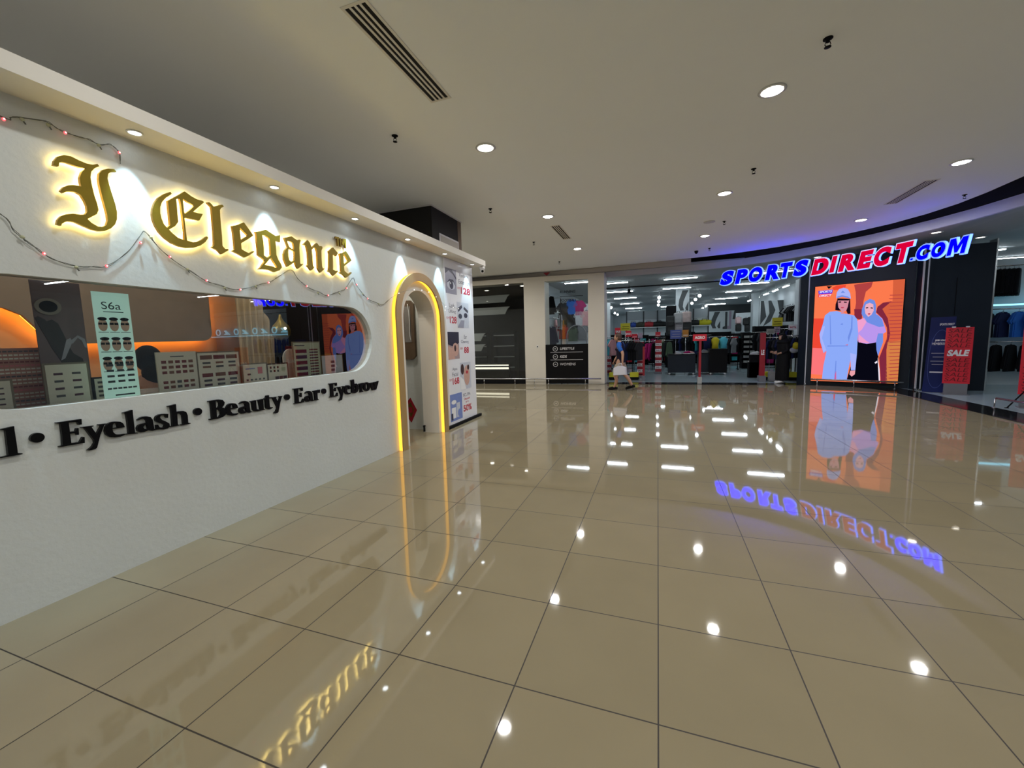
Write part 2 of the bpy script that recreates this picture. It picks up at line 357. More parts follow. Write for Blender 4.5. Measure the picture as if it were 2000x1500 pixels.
# letter outlines on the shop wall: (y, z) in metres
GOLD = {'I':[[(-0.035,2.64),(-0.029,2.668),(-0.009,2.701),(0.02,2.721),(0.053,2.726),(0.091,2.716),(0.124,2.711),(0.155,2.715),(0.181,2.73),(0.189,2.718),(0.163,2.696),(0.144,2.668),(0.136,2.631),(0.137,2.594),(0.143,2.527),(0.153,2.473),(0.156,2.435),(0.144,2.406),(0.118,2.384),(0.094,2.363),(0.112,2.344),(0.141,2.329),(0.167,2.332),(0.188,2.35),(0.198,2.382),(0.198,2.421),(0.192,2.471),(0.183,2.539),(0.177,2.601),(0.177,2.639),(0.184,2.673),(0.206,2.703),(0.234,2.72),(0.268,2.729),(0.279,2.715),(0.248,2.703),(0.232,2.687),(0.225,2.656),(0.229,2.618),(0.239,2.557),(0.249,2.501),(0.254,2.45),(0.249,2.402),(0.235,2.365),(0.21,2.333),(0.175,2.308),(0.143,2.299),(0.107,2.302),(0.069,2.314),(0.031,2.327),(0.002,2.326),(-0.017,2.316),(-0.032,2.302),(-0.036,2.29),(-0.056,2.293),(-0.049,2.321),(-0.032,2.347),(-0.007,2.365),(0.027,2.378),(0.061,2.381),(0.086,2.389),(0.097,2.409),(0.098,2.444),(0.09,2.473),(0.076,2.503),(0.053,2.514),(0.026,2.51),(0.007,2.502),(-0.006,2.49),(-0.019,2.499),(-0.002,2.526),(0.021,2.544),(0.045,2.554),(0.069,2.558),(0.084,2.558),(0.081,2.581),(0.082,2.612),(0.096,2.651),(0.122,2.683),(0.091,2.674),(0.058,2.676),(0.03,2.678),(0.006,2.675),(-0.006,2.666),(-0.011,2.643)]],
'E':[[(0.601,2.69),(0.557,2.661),(0.516,2.623),(0.488,2.58),(0.47,2.535),(0.462,2.493),(0.464,2.454),(0.475,2.414),(0.495,2.375),(0.527,2.341),(0.569,2.314),(0.619,2.299),(0.673,2.298),(0.73,2.312),(0.779,2.338),(0.82,2.374),(0.846,2.412),(0.836,2.422),(0.799,2.39),(0.76,2.364),(0.724,2.352),(0.682,2.356),(0.68,2.418),(0.679,2.471),(0.68,2.527),(0.724,2.529),(0.79,2.533),(0.822,2.591),(0.783,2.587),(0.75,2.589),(0.843,2.688),(0.827,2.694),(0.787,2.693),(0.749,2.703),(0.702,2.725),(0.652,2.682),(0.576,2.618),(0.575,2.565),(0.575,2.513),(0.574,2.445),(0.551,2.419),(0.531,2.441),(0.521,2.475),(0.516,2.514),(0.52,2.556),(0.535,2.597),(0.564,2.636),(0.608,2.677)],[(0.635,2.647),(0.66,2.662),(0.665,2.618),(0.666,2.555),(0.667,2.499),(0.668,2.415),(0.662,2.355),(0.619,2.362),(0.583,2.388),(0.563,2.409),(0.608,2.446),(0.632,2.483),(0.633,2.546),(0.635,2.599)],[(0.682,2.665),(0.716,2.651),(0.765,2.64),(0.726,2.593),(0.686,2.555),(0.681,2.574),(0.682,2.62)]],
'l':[[(0.865,2.693),(0.882,2.7),(0.899,2.691),(0.914,2.675),(0.935,2.684),(0.963,2.701),(0.989,2.711),(1.003,2.701),(0.977,2.681),(0.965,2.662),(0.963,2.62),(0.961,2.538),(0.961,2.455),(0.957,2.372),(0.978,2.351),(1.001,2.356),(1.008,2.347),(0.98,2.327),(0.943,2.301),(0.912,2.328),(0.866,2.343),(0.886,2.36),(0.89,2.379),(0.896,2.482),(0.896,2.562),(0.898,2.643),(0.895,2.666)]],
'e':[[(1.059,2.558),(1.104,2.575),(1.171,2.615),(1.207,2.572),(1.251,2.521),(1.192,2.475),(1.126,2.428),(1.125,2.378),(1.157,2.365),(1.195,2.356),(1.237,2.384),(1.249,2.38),(1.193,2.338),(1.149,2.311),(1.097,2.329),(1.037,2.346),(1.064,2.366),(1.065,2.415),(1.064,2.5)],[(1.128,2.562),(1.16,2.535),(1.196,2.508),(1.16,2.483),(1.126,2.456),(1.125,2.514)]],
'g':[[(1.275,2.56),(1.338,2.581),(1.383,2.605),(1.429,2.588),(1.482,2.57),(1.534,2.589),(1.526,2.521),(1.477,2.525),(1.476,2.454),(1.475,2.392),(1.493,2.348),(1.518,2.313),(1.524,2.285),(1.495,2.252),(1.437,2.227),(1.389,2.239),(1.335,2.238),(1.272,2.228),(1.3,2.255),(1.348,2.318),(1.319,2.336),(1.28,2.356),(1.283,2.416),(1.28,2.482),(1.283,2.537)],[(1.34,2.547),(1.377,2.547),(1.415,2.53),(1.417,2.465),(1.413,2.381),(1.378,2.349),(1.34,2.365),(1.344,2.428),(1.345,2.496)],[(1.414,2.357),(1.431,2.332),(1.48,2.267),(1.42,2.279),(1.339,2.279),(1.375,2.318)]],
'a':[[(1.581,2.576),(1.628,2.592),(1.668,2.608),(1.701,2.594),(1.739,2.583),(1.764,2.598),(1.778,2.593),(1.763,2.563),(1.752,2.513),(1.75,2.432),(1.747,2.359),(1.762,2.353),(1.781,2.362),(1.785,2.355),(1.749,2.327),(1.716,2.301),(1.698,2.323),(1.683,2.364),(1.641,2.333),(1.589,2.301),(1.573,2.33),(1.556,2.366),(1.559,2.417),(1.579,2.459),(1.614,2.497),(1.602,2.526),(1.591,2.551)],[(1.609,2.551),(1.648,2.555),(1.681,2.546),(1.688,2.512),(1.684,2.48),(1.651,2.489),(1.628,2.5),(1.617,2.529)],[(1.622,2.483),(1.655,2.474),(1.688,2.465),(1.688,2.421),(1.679,2.377),(1.638,2.357),(1.615,2.372),(1.609,2.407),(1.612,2.446)]],
'n':[[(1.803,2.555),(1.871,2.613),(1.896,2.591),(1.916,2.547),(1.955,2.583),(1.991,2.611),(2.022,2.583),(2.046,2.59),(2.065,2.586),(2.06,2.566),(2.044,2.541),(2.039,2.462),(2.039,2.376),(2.048,2.354),(2.072,2.362),(2.068,2.351),(2.009,2.305),(1.986,2.329),(1.976,2.349),(1.98,2.41),(1.984,2.517),(1.969,2.556),(1.947,2.556),(1.911,2.524),(1.913,2.461),(1.912,2.398),(1.913,2.357),(1.932,2.351),(1.908,2.326),(1.881,2.308),(1.859,2.331),(1.832,2.35),(1.852,2.368),(1.857,2.41),(1.857,2.493),(1.844,2.552),(1.823,2.556)]],
'c':[[(2.151,2.557),(2.223,2.611),(2.255,2.586),(2.293,2.562),(2.261,2.522),(2.213,2.542),(2.206,2.47),(2.196,2.365),(2.245,2.355),(2.265,2.365),(2.273,2.354),(2.196,2.298),(2.161,2.325),(2.112,2.342),(2.134,2.352),(2.144,2.393),(2.15,2.46),(2.157,2.527)]],
'e2':[[(2.316,2.561),(2.376,2.582),(2.425,2.609),(2.462,2.574),(2.505,2.516),(2.439,2.472),(2.374,2.429),(2.376,2.379),(2.421,2.357),(2.454,2.353),(2.488,2.379),(2.498,2.371),(2.446,2.333),(2.395,2.302),(2.352,2.329),(2.292,2.346),(2.322,2.366),(2.325,2.421),(2.324,2.513)],[(2.382,2.574),(2.413,2.547),(2.446,2.506),(2.405,2.471),(2.377,2.453),(2.376,2.508)]],
'T':[[(2.287,2.722),(2.293,2.748),(2.347,2.751),(2.346,2.731),(2.338,2.729),(2.338,2.656),(2.318,2.648),(2.316,2.729)]],
'M':[[(2.353,2.741),(2.373,2.75),(2.392,2.708),(2.402,2.747),(2.459,2.753),(2.456,2.648),(2.433,2.65),(2.433,2.727),(2.418,2.677),(2.398,2.673),(2.376,2.714),(2.376,2.648),(2.357,2.651)]]}
SERIF = {'E':[[(-0.171,1.099),(-0.054,1.099),(-0.056,1.064),(-0.069,1.064),(-0.074,1.084),(-0.116,1.088),(-0.116,1.029),(-0.089,1.028),(-0.084,1.045),(-0.074,1.045),(-0.076,1.002),(-0.086,1.003),(-0.088,1.017),(-0.117,1.017),(-0.117,0.958),(-0.077,0.955),(-0.06,0.984),(-0.051,0.982),(-0.054,0.944),(-0.173,0.946),(-0.172,0.952),(-0.157,0.953),(-0.153,1.017),(-0.153,1.09),(-0.171,1.094)]],
'y':[[(-0.06,1.047),(0.0,1.046),(-0.0,1.041),(-0.011,1.038),(0.009,0.986),(0.038,1.035),(0.024,1.043),(0.026,1.048),(0.066,1.046),(0.065,1.042),(0.054,1.038),(0.027,0.976),(0.003,0.899),(-0.006,0.891),(-0.024,0.889),(-0.039,0.89),(-0.045,0.893),(-0.022,0.909),(-0.007,0.932),(-0.007,0.95),(-0.026,0.994),(-0.044,1.039),(-0.06,1.044)]],
'e':[[(0.117,1.05),(0.141,1.044),(0.156,1.028),(0.163,1.0),(0.094,1.002),(0.096,0.981),(0.107,0.964),(0.126,0.957),(0.16,0.956),(0.16,0.949),(0.133,0.941),(0.102,0.943),(0.075,0.951),(0.058,0.972),(0.054,0.997),(0.061,1.023),(0.076,1.043),(0.097,1.051)],[(0.112,1.041),(0.122,1.032),(0.126,1.008),(0.095,1.007),(0.099,1.03),(0.105,1.039)]],
'l':[[(0.164,1.102),(0.218,1.112),(0.217,1.078),(0.216,0.952),(0.232,0.947),(0.232,0.942),(0.162,0.948),(0.162,0.954),(0.18,0.953),(0.182,1.03),(0.18,1.094),(0.164,1.098)]],
'a':[[(0.242,1.038),(0.258,1.049),(0.275,1.054),(0.298,1.052),(0.32,1.042),(0.331,1.02),(0.332,0.989),(0.334,0.953),(0.351,0.947),(0.351,0.943),(0.319,0.941),(0.295,0.949),(0.269,0.943),(0.247,0.945),(0.234,0.959),(0.231,0.98),(0.24,0.996),(0.26,1.004),(0.295,1.006),(0.294,1.021),(0.286,1.033),(0.269,1.04),(0.249,1.036),(0.241,1.033)],[(0.294,0.991),(0.277,0.992),(0.268,0.979),(0.274,0.964),(0.286,0.96),(0.296,0.962)]],
's':[[(0.434,1.045),(0.429,1.016),(0.419,1.018),(0.414,1.035),(0.398,1.044),(0.382,1.041),(0.378,1.026),(0.389,1.008),(0.414,0.991),(0.434,0.972),(0.435,0.95),(0.42,0.937),(0.393,0.935),(0.366,0.941),(0.348,0.943),(0.349,0.977),(0.36,0.978),(0.368,0.958),(0.383,0.95),(0.397,0.951),(0.404,0.966),(0.394,0.977),(0.371,0.988),(0.352,1.004),(0.347,1.023),(0.356,1.042),(0.378,1.052),(0.407,1.051)]],
'h':[[(0.438,1.103),(0.493,1.11),(0.491,1.049),(0.51,1.052),(0.539,1.05),(0.558,1.038),(0.566,1.01),(0.564,0.952),(0.582,0.945),(0.58,0.941),(0.513,0.941),(0.515,0.947),(0.529,0.95),(0.53,1.017),(0.52,1.032),(0.494,1.036),(0.49,0.953),(0.505,0.948),(0.503,0.944),(0.437,0.943),(0.438,0.949),(0.454,0.949),(0.457,1.027),(0.457,1.093),(0.439,1.098)]],
'L':[[(-0.399,1.106),(-0.344,1.113),(-0.345,1.09),(-0.345,1.017),(-0.346,0.956),(-0.328,0.95),(-0.329,0.945),(-0.423,0.946),(-0.423,0.95),(-0.383,0.953),(-0.381,1.02),(-0.379,1.097),(-0.399,1.103)]],
'B':[[(0.734,1.098),(0.815,1.1),(0.849,1.091),(0.864,1.067),(0.856,1.045),(0.838,1.028),(0.861,1.016),(0.87,0.987),(0.861,0.961),(0.834,0.946),(0.791,0.94),(0.729,0.942),(0.731,0.949),(0.748,0.95),(0.749,1.008),(0.75,1.09),(0.734,1.092)],[(0.789,1.088),(0.809,1.085),(0.821,1.07),(0.819,1.046),(0.804,1.031),(0.789,1.032)],[(0.789,1.016),(0.81,1.015),(0.823,0.995),(0.823,0.972),(0.808,0.955),(0.788,0.952)]],
'u':[[(1.098,1.042),(1.149,1.045),(1.149,0.964),(1.167,0.953),(1.186,0.954),(1.179,1.032),(1.168,1.038),(1.171,1.044),(1.223,1.047),(1.221,0.95),(1.232,0.948),(1.232,0.942),(1.187,0.942),(1.156,0.94),(1.129,0.944),(1.113,0.962),(1.111,1.032),(1.099,1.036)]],
't':[[(1.235,1.046),(1.252,1.052),(1.262,1.072),(1.286,1.073),(1.286,1.052),(1.321,1.049),(1.32,1.04),(1.285,1.041),(1.285,0.964),(1.296,0.951),(1.314,0.955),(1.315,0.945),(1.295,0.94),(1.27,0.94),(1.25,0.95),(1.244,0.97),(1.248,1.035),(1.235,1.039)]],
'r':[[(1.816,1.046),(1.863,1.05),(1.866,1.029),(1.883,1.051),(1.91,1.05),(1.903,1.014),(1.88,1.017),(1.874,1.028),(1.867,1.016),(1.868,0.952),(1.883,0.947),(1.879,0.94),(1.822,0.943),(1.833,0.949),(1.831,1.031),(1.816,1.038)]],
'b':[[(2.39,1.103),(2.445,1.109),(2.448,1.053),(2.487,1.055),(2.519,1.027),(2.519,0.985),(2.494,0.952),(2.45,0.94),(2.408,0.946),(2.393,0.959),(2.401,1.005),(2.402,1.093)],[(2.451,1.038),(2.471,1.027),(2.472,0.991),(2.456,0.957),(2.443,0.959),(2.443,1.0)]],
'w':[[(2.733,1.035),(2.785,1.037),(2.803,0.967),(2.822,0.994),(2.809,1.036),(2.858,1.039),(2.869,0.976),(2.885,1.032),(2.884,1.044),(2.909,1.044),(2.849,0.936),(2.826,0.936),(2.82,0.975),(2.797,0.936),(2.771,0.938)]]}
# ================================================================ THE SETTING
XW = -3.49                      # face of the white shop wall
mb = MB(); mb.rect(-12, -12, 12, 13.2, WORLD, -0.05, 0, 'tiles'); struct(mb.build('floor'))
mb = MB(); mb.rect(-12, 13.2, 16, 42, WORLD, -0.05, 0.0, 'vinyl_floor')
mb.prism([(6.04,-12),(16,-12),(16,13.2),(4.5,13.2),(5.3,12.85),(6.04,11.9)], WORLD, 0.0, 0.004, 'vinyl_floor')
mb.rect(-4.0, 12.95, 4.6, 13.2, WORLD, 0.0, 0.004, 'vinyl_floor')
struct(mb.build('floor'))
# dark granite threshold strip that follows the shop front
mb = MB()
inn = [(-9,12.5),(-6.5,12.62),(-2.2,12.86),(0.24,12.99),(3.24,13.07),(4.5,13.15),(5.2,12.93),(5.7,12.65),(5.97,12.2),(6.06,11.5),(6.06,9.3),(6.06,7),(6.06,-12)]
out = [(-9,11.85),(-6.25,12.0),(-2.2,12.29),(0.23,12.36),(3.1,12.47),(4.2,12.5),(4.75,12.35),(5.15,12.05),(5.38,11.6),(5.47,10.9),(5.45,8.3),(5.45,7),(5.45,-12)]
mb.prism(out+inn[::-1], WORLD, -0.001, 0.007, 'dark_granite'); struct(mb.build('trim_1'))
# ceiling of the mall; its far edge curves in front of the sports shop
EDGE = [(-12,12.46),(-6.3,12.44),(-3.5,12.39),(-1.76,12.32),(-0.6,12.24),(0.37,12.13),(1.3,12.02),(2.2,11.82),(3.0,11.5),(3.77,10.98),(4.3,10.45),(4.75,9.9),(5.05,9.3),(5.22,8.7),(5.28,8.1),(5.28,7.2),(5.28,-12)]
mb = MB(); mb.prism([(-12,-12)]+EDGE, WORLD, CEIL, CEIL+0.1, 'ceiling_paint')
struct(mb.build('ceiling'))
mb = MB(); mb.rect(-13, -12.5, 17, 14.2, WORLD, 4.7, 4.75, 'void_black'); struct(mb.build('ceiling'))  # black paint stands in for the unlit void over the ceiling edge
# grey band between the ceiling edge and the left shop fronts
mb = MB(); mb.prism([(-12,12.47),(-3.5,12.40),(-1.2,12.30),(0.37,12.14),(0.9,12.10),(0.9,12.2),(-12,12.6)], WORLD, 3.66, CEIL-0.001, 'grey_beige'); struct(mb.build('trim_2'))
# header over the glass, bending round with the shop
HP = [(-1.7,12.9),(-0.5,12.98),(0.39,12.98),(1.4,12.86),(2.35,12.6),(3.2,12.12),(3.92,11.5),(4.7,10.65),(5.3,9.68),(5.62,8.95),(5.82,8.2),(5.95,7.2),(6.0,6),(6.0,-12)]
mb = MB()
HP2 = [(x+0.06, y+0.06) for x, y in HP]
mb.prism(HP+HP2[::-1], WORLD, 3.58, 3.78, 'fascia_grey'); struct(mb.build('trim_3'))
mb = MB(); mb.prism([(x+.02,y+.02) for x,y in HP]+HP2[::-1], WORLD, 3.781, 4.7, 'void_black'); struct(mb.build('wall_back'))  # painted black for the shade in the gap above the header
# beige piers and the lintel over the left shop fronts
PL = lambda x: 12.12 + (x+4.38)*0.083
mb = MB()
mb.prism([(-4.38,PL(-4.38)),(-3.66,PL(-3.66)),(-3.66,12.8),(-4.38,12.8)], WORLD, 0, 3.66, 'beige_paint')
struct(mb.build('wall_front'))
mb = MB(); mb.prism([(-2.21,PL(-2.21)),(-1.68,PL(-1.68)),(-1.68,13.1),(-2.21,13.1)], WORLD, 0, 3.66, 'beige_paint'); struct(mb.build('wall_front'))
mb = MB()
mb.prism([(-12,11.6),(-4.38,PL(-4.38)+.001),(-4.38,12.6),(-12,12.6)], WORLD, 3.50, 3.66, 'beige_paint')
mb.prism([(-3.66,PL(-3.66)+.001),(-2.21,PL(-2.21)+.001),(-2.21,12.6),(-3.66,12.6)], WORLD, 3.50, 3.66, 'beige_paint')
struct(mb.build('wall_front'))
# sports shop shell
mb = MB(); mb.rect(-4.4, 12.6, 16, 42, WORLD, 3.76, 3.8, 'store_ceiling')
mb.prism([(6.1,-12),(16,-12),(16,12.6),(2.6,12.6),(4.1,11.6),(5.5,9.7),(6.0,8.2)], WORLD, 3.76, 3.8, 'store_ceiling')
struct(mb.build('ceiling'))
mb = MB(); mb.rect(-4.4, 41.0, 16, 41.2, WORLD, 0, 3.76, 'store_wall'); struct(mb.build('wall_back'))
mb = MB(); mb.rect(-4.4, 13.1, -4.25, 41, WORLD, 0, 3.76, 'store_wall'); struct(mb.build('wall_left'))
mb = MB(); mb.rect(14.0, -12, 14.2, 41, WORLD, 0, 3.76, 'store_wall'); struct(mb.build('wall_right'))
mb = MB(); mb.rect(5.75, 13.0, 7.4, 28.0, WORLD, 0, 3.76, 'store_wall'); struct(mb.build('wall_right'))
# dark surround of the video wall and the navy wall beside it
SA = Vector((4.21,12.58,0)); SB = Vector((5.92,11.87,0)); su = (SB-SA).normalized()
SF = Fr(SA, su, (0,0,1))         # faces the mall
SWd = (SB-SA).length
mb = MB(); mb.rect(-0.13, 0.0, SWd+0.2, 3.6, SF, -0.5, -0.09, 'navy_panel'); struct(mb.build('wall_front'))
mb = MB(); mb.rect(6.12, 11.58, 7.46, 11.8, WORLD, 0.004, 3.52, 'navy_panel')
mb.rect(6.79, 11.572, 6.80, 11.58, WORLD, 1.85, 2.75, 'black_matte'); struct(mb.build('wall_front'))
mb = MB(); mb.rect(7.46, 11.57, 7.49, 11.82, WORLD, 0.004, 3.6, 'steel'); struct(mb.build('trim_4'))
# far ends of the mall behind the camera
mb = MB(); mb.rect(-12.2, 6.0, -12, 18, WORLD, 0, 4.7, 'beige_paint'); struct(mb.build('wall_left'))
# glass of the shop front: a pane left of the video wall, transom over the wide entrance
def pane(name, a, b, z0, z1, m='pane', t=0.012):
    a = Vector((*a,0)); b = Vector((*b,0)); fr = Fr(a, (b-a), (0,0,1)); mbx = MB()
    mbx.rect(0, z0, (b-a).length, z1, fr, 0, 0, m); return struct(mbx.build(name))
pane('window_1', (-1.68,12.96), (3.2,13.05), 3.22, 3.62)
mb = MB(); mb.prism([(3.97,13.0),(4.11,12.72),(4.2,12.9),(4.08,13.14)], WORLD, 0.0, 3.6, 'navy_panel'); struct(mb.build('wall_front'))
pane('window_2', (-12,11.62), (-4.38,12.22), 0.16, 3.50)
pane('window_3', (-3.66,12.30), (-2.21,12.42), 1.36, 3.50)
pane('window_4', (6.1,11.5), (6.1,3.0), 3.3, 3.6)
mb = MB(); mb.prism([(-1.68,12.93),(3.2,13.02),(3.2,13.08),(-1.68,12.99)], WORLD, 3.19, 3.225, 'black_matte'); struct(mb.build('trim_5'))
mb = MB(); mb.prism([(-12,11.63),(-4.38,12.2),(-4.38,12.3),(-12,11.73)], WORLD, 0, 0.16, 'black_matte'); struct(mb.build('trim_6'))
for i, (x, y, h, wd) in enumerate([(6.1,11.47,3.62,.03),(6.16,11.40,3.62,.02),(4.1,12.71,3.60,.025)]):
    mb = MB(); mb.box((x,y,h/2), (wd,wd,h), 'post_metal'); mb.box((x,y,0.03),(wd*2,wd*2,0.05),'steel')
    struct(mb.build('trim_7'))

# ---------------------------------------------------------------- the white beauty shop: wall with long window and arched doorway
W = wallX(XW)
def arc(cx, cz, r, a0, a1, n): return [(cx+r*math.cos(math.radians(a0+(a1-a0)*i/n)), cz+r*math.sin(math.radians(a0+(a1-a0)*i/n))) for i in range(n+1)]
WIN = arc(2.46,1.588,0.388,-90,90,20)+arc(-0.27,1.588,0.388,90,270,20)
DOOR = [(3.56,-0.001),(4.47,-0.001)]+arc(4.015,1.885,0.455,0,180,24)
mb = MB()
mb.prism([[(-12,0),(3.56,0)]+DOOR[2:][::-1]+[(4.47,0),(6.0,0),(6.0,3.08),(-12,3.08)], WIN], W, -0.13, 0, 'plaster')
struct(mb.build('wall_left'))
mb = MB(); mb.rect(-3.62-0.0, 5.88, -12, 6.0, WORLD, 0, 3.08, 'plaster'); struct(mb.build('wall_left'))
mb = MB(); mb.rect(-12, -12, XW, 6.0, WORLD, 3.08, 3.10, 'canopy_paint'); struct(mb.build('ceiling'))
mb = MB(); mb.rect(XW+0.0005, -12, -3.205, 6.02, WORLD, 2.985, 3.085, 'canopy_paint'); struct(mb.build('trim_8'))
pane('window_5', (XW-0.05,-0.7), (XW-0.05,2.9), 1.17, 2.0, 'shop_pane')
mb = MB(); mb.rect(4.70, -3.49+0.001, 6.12, -3.44, Fr((0,0,0),(0,1,0),(1,0,0)), -0.05, 0, 'black_matte'); struct(mb.build('baseboard_left'))
# inside of the shop
mb = MB(); mb.rect(-7.2, -6, -7.0, 4.4, WORLD, 0, 3.06, 'tan_wall'); struct(mb.build('wall_back'))
mb = MB(); mb.rect(-6.02, -6, -6.0, 2.95, WORLD, 0, 3.06, 'tan_wall'); struct(mb.build('wall_back'))
mb = MB(); mb.rect(-7.0, 3.02, -3.62, 3.14, WORLD, 0, 3.06, 'dark_room'); struct(mb.build('wall_back'))
mb = MB(); mb.rect(-7.0, -3.1, -3.62, -3.0, WORLD, 0, 3.06, 'tan_wall'); struct(mb.build('wall_left'))
mb = MB(); mb.rect(-4.72, 4.63, -3.62, 5.80, WORLD, 0, 3.06, 'plaster'); struct(mb.build('wall_back'))
mb = MB(); mb.rect(-7.0, 3.14, -5.6, 4.7, WORLD, 0, 3.06, 'plaster'); struct(mb.build('wall_left'))
mb = MB(); mb.rect(-4.72, 4.74, -3.62, 5.84, WORLD, 3.10, CEIL, 'void_black')
mb.rect(-4.735, 4.725, -3.605, 5.855, WORLD, CEIL-0.02, CEIL-0.001, 'fascia_grey')
mb.rect(4.97,3.1,5.70,3.42, wallX(-3.62), 0, 0.012, 'fascia_grey'); mb.rect(5.0,3.1,5.67,3.39, wallX(-3.62), 0.012, 0.014, 'grey_beige')
mb.rect(5.70,3.1,5.84,3.81, wallX(-3.62), 0, 0.004, 'wood_panel')
struct(mb.build('wall_left'))
# window sill board inside the window
mb = MB(); mb.rect(-3.98, -0.9, -3.62, 3.0, WORLD, 1.12, 1.165, 'wood_panel'); struct(mb.build('trim_9'))

# ---------------------------------------------------------------- ceiling fittings
def place_word(p):
    x, y, _ = p
    return x, y
dl = thing('downlight', 'x', 'ceiling light', (0,0,0), 0, 'round downlights in the mall ceiling')
mb = MB(); mb.lathe([(0.085,-0.0),(0.115,-0.0),(0.12,-0.006),(0.088,-0.012),(0.085,-0.001)], 'white_plastic', 32); mb.build('trim_ring', dl)
mb = MB(); mb.lathe([(0.0,-0.002),(0.084,-0.002),(0.084,-0.0005),(0.0,-0.0005)], 'lamp_warm', 32); mb.build('diffuser', dl)
names = {(0.99,3.23):'large round downlight nearest the camera right of centre in the white ceiling',
 (-1.98,3.23):'round downlight above the floor in front of the arched doorway, beyond the long ceiling vent',
 (3.95,6.21):'round downlight at the right edge of the picture, left of the slanted ceiling vent',
 (0.99,6.21):'round downlight in the middle of the ceiling between two sprinklers',
 (-1.98,6.21):'round warm downlight just before the short ceiling vent',
 (-1.98,9.22):'round warm downlight just beyond the short ceiling vent, nearest the left shop fronts',
 (0.99,9.22):'round downlight beside the small speaker grille, close to the sports shop entrance',
 (3.95,9.22):'round downlight above the big red and blue letters of the sports shop'}
first = True
for (x, y) in LAMP_XY:
    lab = names.get((x, y), 'round downlight in the mall ceiling behind or beside the camera')
    if first: dl.location = (x, y, CEIL-0.0005); dl['label'] = lab; first = False
    else: dup(dl, (x, y, CEIL-0.0005), label=lab)
cs = thing('canopy_spotlight', 'x', 'spotlight', (0,0,0), 0, 'small spotlights under the shop canopy')
mb = MB(); mb.lathe([(0.034,0),(0.045,0),(0.047,-0.005),(0.036,-0.008),(0.034,-0.001)], 'white_plastic', 20); mb.build('trim_ring', cs)
mb = MB(); mb.lathe([(0,-0.004),(0.033,-0.004),(0.033,-0.0005),(0,-0.0005)], 'lamp_cool', 20); mb.build('lens', cs)
cl = {0:'small canopy spotlight above the gap right of the single capital letter',1:'small canopy spotlight above the middle of the long gold word',2:'small canopy spotlight above the tiny gold TM',
 3:'small canopy spotlight left above the arched doorway',4:'small canopy spotlight right above the arched doorway',5:'small canopy spotlight above the price poster, last in the row by the camera'}
cs.location = (-3.35, 0.36, 2.9845); cs['label'] = cl[0]
for i in range(-8, 6):
    if i: dup(cs, (-3.35, 0.36+1.072*i, 2.9845), label=cl.get(i, 'small canopy spotlight over the part of the wall beside the camera'))
# linear vents
def vent(cx, cy, wd, ln, nslot, label):
    t = thing('ceiling_vent', label, 'air vent', (cx,cy,CEIL), 0, 'slotted ceiling vents')
    fr = Fr((cx,cy,CEIL), (1,0,0), (0,-1,0))   # normal points down
    m1 = MB(); m1.prism([[(-wd/2,-ln/2),(wd/2,-ln/2),(wd/2,ln/2),(-wd/2,ln/2)], [(-wd/2+.022,-ln/2+.022),(wd/2-.022,-ln/2+.022),(wd/2-.022,ln/2-.022),(-wd/2+.022,ln/2-.022)]], fr, 0, 0.006, 'canopy_paint'); m1.build('frame', t)
    m2 = MB(); m2.rect(-wd/2+.02, -ln/2+.02, wd/2-.02, ln/2-.02, fr, 0, 0.0015, 'vent_dark'); m2.build('backing', t)
    p = (wd-0.044)/(nslot)
    for i in range(nslot-1):
        a = -wd/2+.022+p*(i+1); m3 = MB(); m3.rect(a-p*.22, -ln/2+.022, a+p*.22, ln/2-.022, fr, 0.001, 0.005, 'canopy_paint'); m3.build('slat', t)
vent(-1.99, 1.57, 0.215, 1.22, 4, 'long white slotted vent nearest the camera at the top of the picture')
vent(-2.01, 7.49, 0.20, 1.22, 4, 'short looking slotted vent between two warm downlights')
vent(3.98, 7.53, 0.20, 1.24, 4, 'slotted vent high on the right above the glowing shop letters')
# sprinklers
sp = thing('sprinkler', 'x', 'sprinkler', (0,0,0), 0, 'ceiling sprinkler heads')
mb = MB(); mb.lathe([(0.034,0),(0.034,-0.006),(0.014,-0.012),(0.012,-0.03)], 'black_matte', 14); mb.build('escutcheon', sp)
mb = MB(); mb.tube([(0.014,0,-0.026),(0.02,0,-0.045),(0.006,0,-0.062)],0.003,'black_matte',5); mb.tube([(-0.014,0,-0.026),(-0.02,0,-0.045),(-0.006,0,-0.062)],0.003,'black_matte',5)
mb.lathe([(0.006,-0.06),(0.024,-0.064),(0.024,-0.067),(0.0,-0.067)], 'black_matte', 14); mb.build('deflector', sp)
SPR = [(1.23,2.60,'black sprinkler head nearest the camera at the upper right'),(-2.80,2.58,'sprinkler head left of the ceiling centre above the gold word'),(1.23,5.28,'sprinkler head in the middle of the ceiling before the third row of lamps'),
 (-2.80,5.36,'sprinkler head just right of the black column top'),(-2.80,8.04,'sprinkler head left of the short ceiling vent'),(1.24,8.07,'sprinkler head beside the round speaker grille'),
 (4.98,8.07,'sprinkler head at the far right near the curved ceiling edge'),(-2.80,10.73,'farthest sprinkler head on the left before the beige shop fronts'),(1.26,10.8,'farthest sprinkler head on the right near the black dome detector')]
for i, (x, y, l) in enumerate(SPR):
    if i == 0: sp.location = (x, y, CEIL-0.0005); sp['label'] = l
    else: dup(sp, (x, y, CEIL-0.0005), label=l)
mb = MB(); mb.lathe([(0,0),(0.11,0),(0.11,-0.008),(0.09,-0.012),(0,-0.012)][::-1], 'fascia_grey', 24, Fr((0.955,7.98,CEIL),(1,0,0),(0,1,0)))
tag(mb.build('ceiling_speaker'), 'flat round grey speaker grille in the ceiling next to a sprinkler', 'speaker')
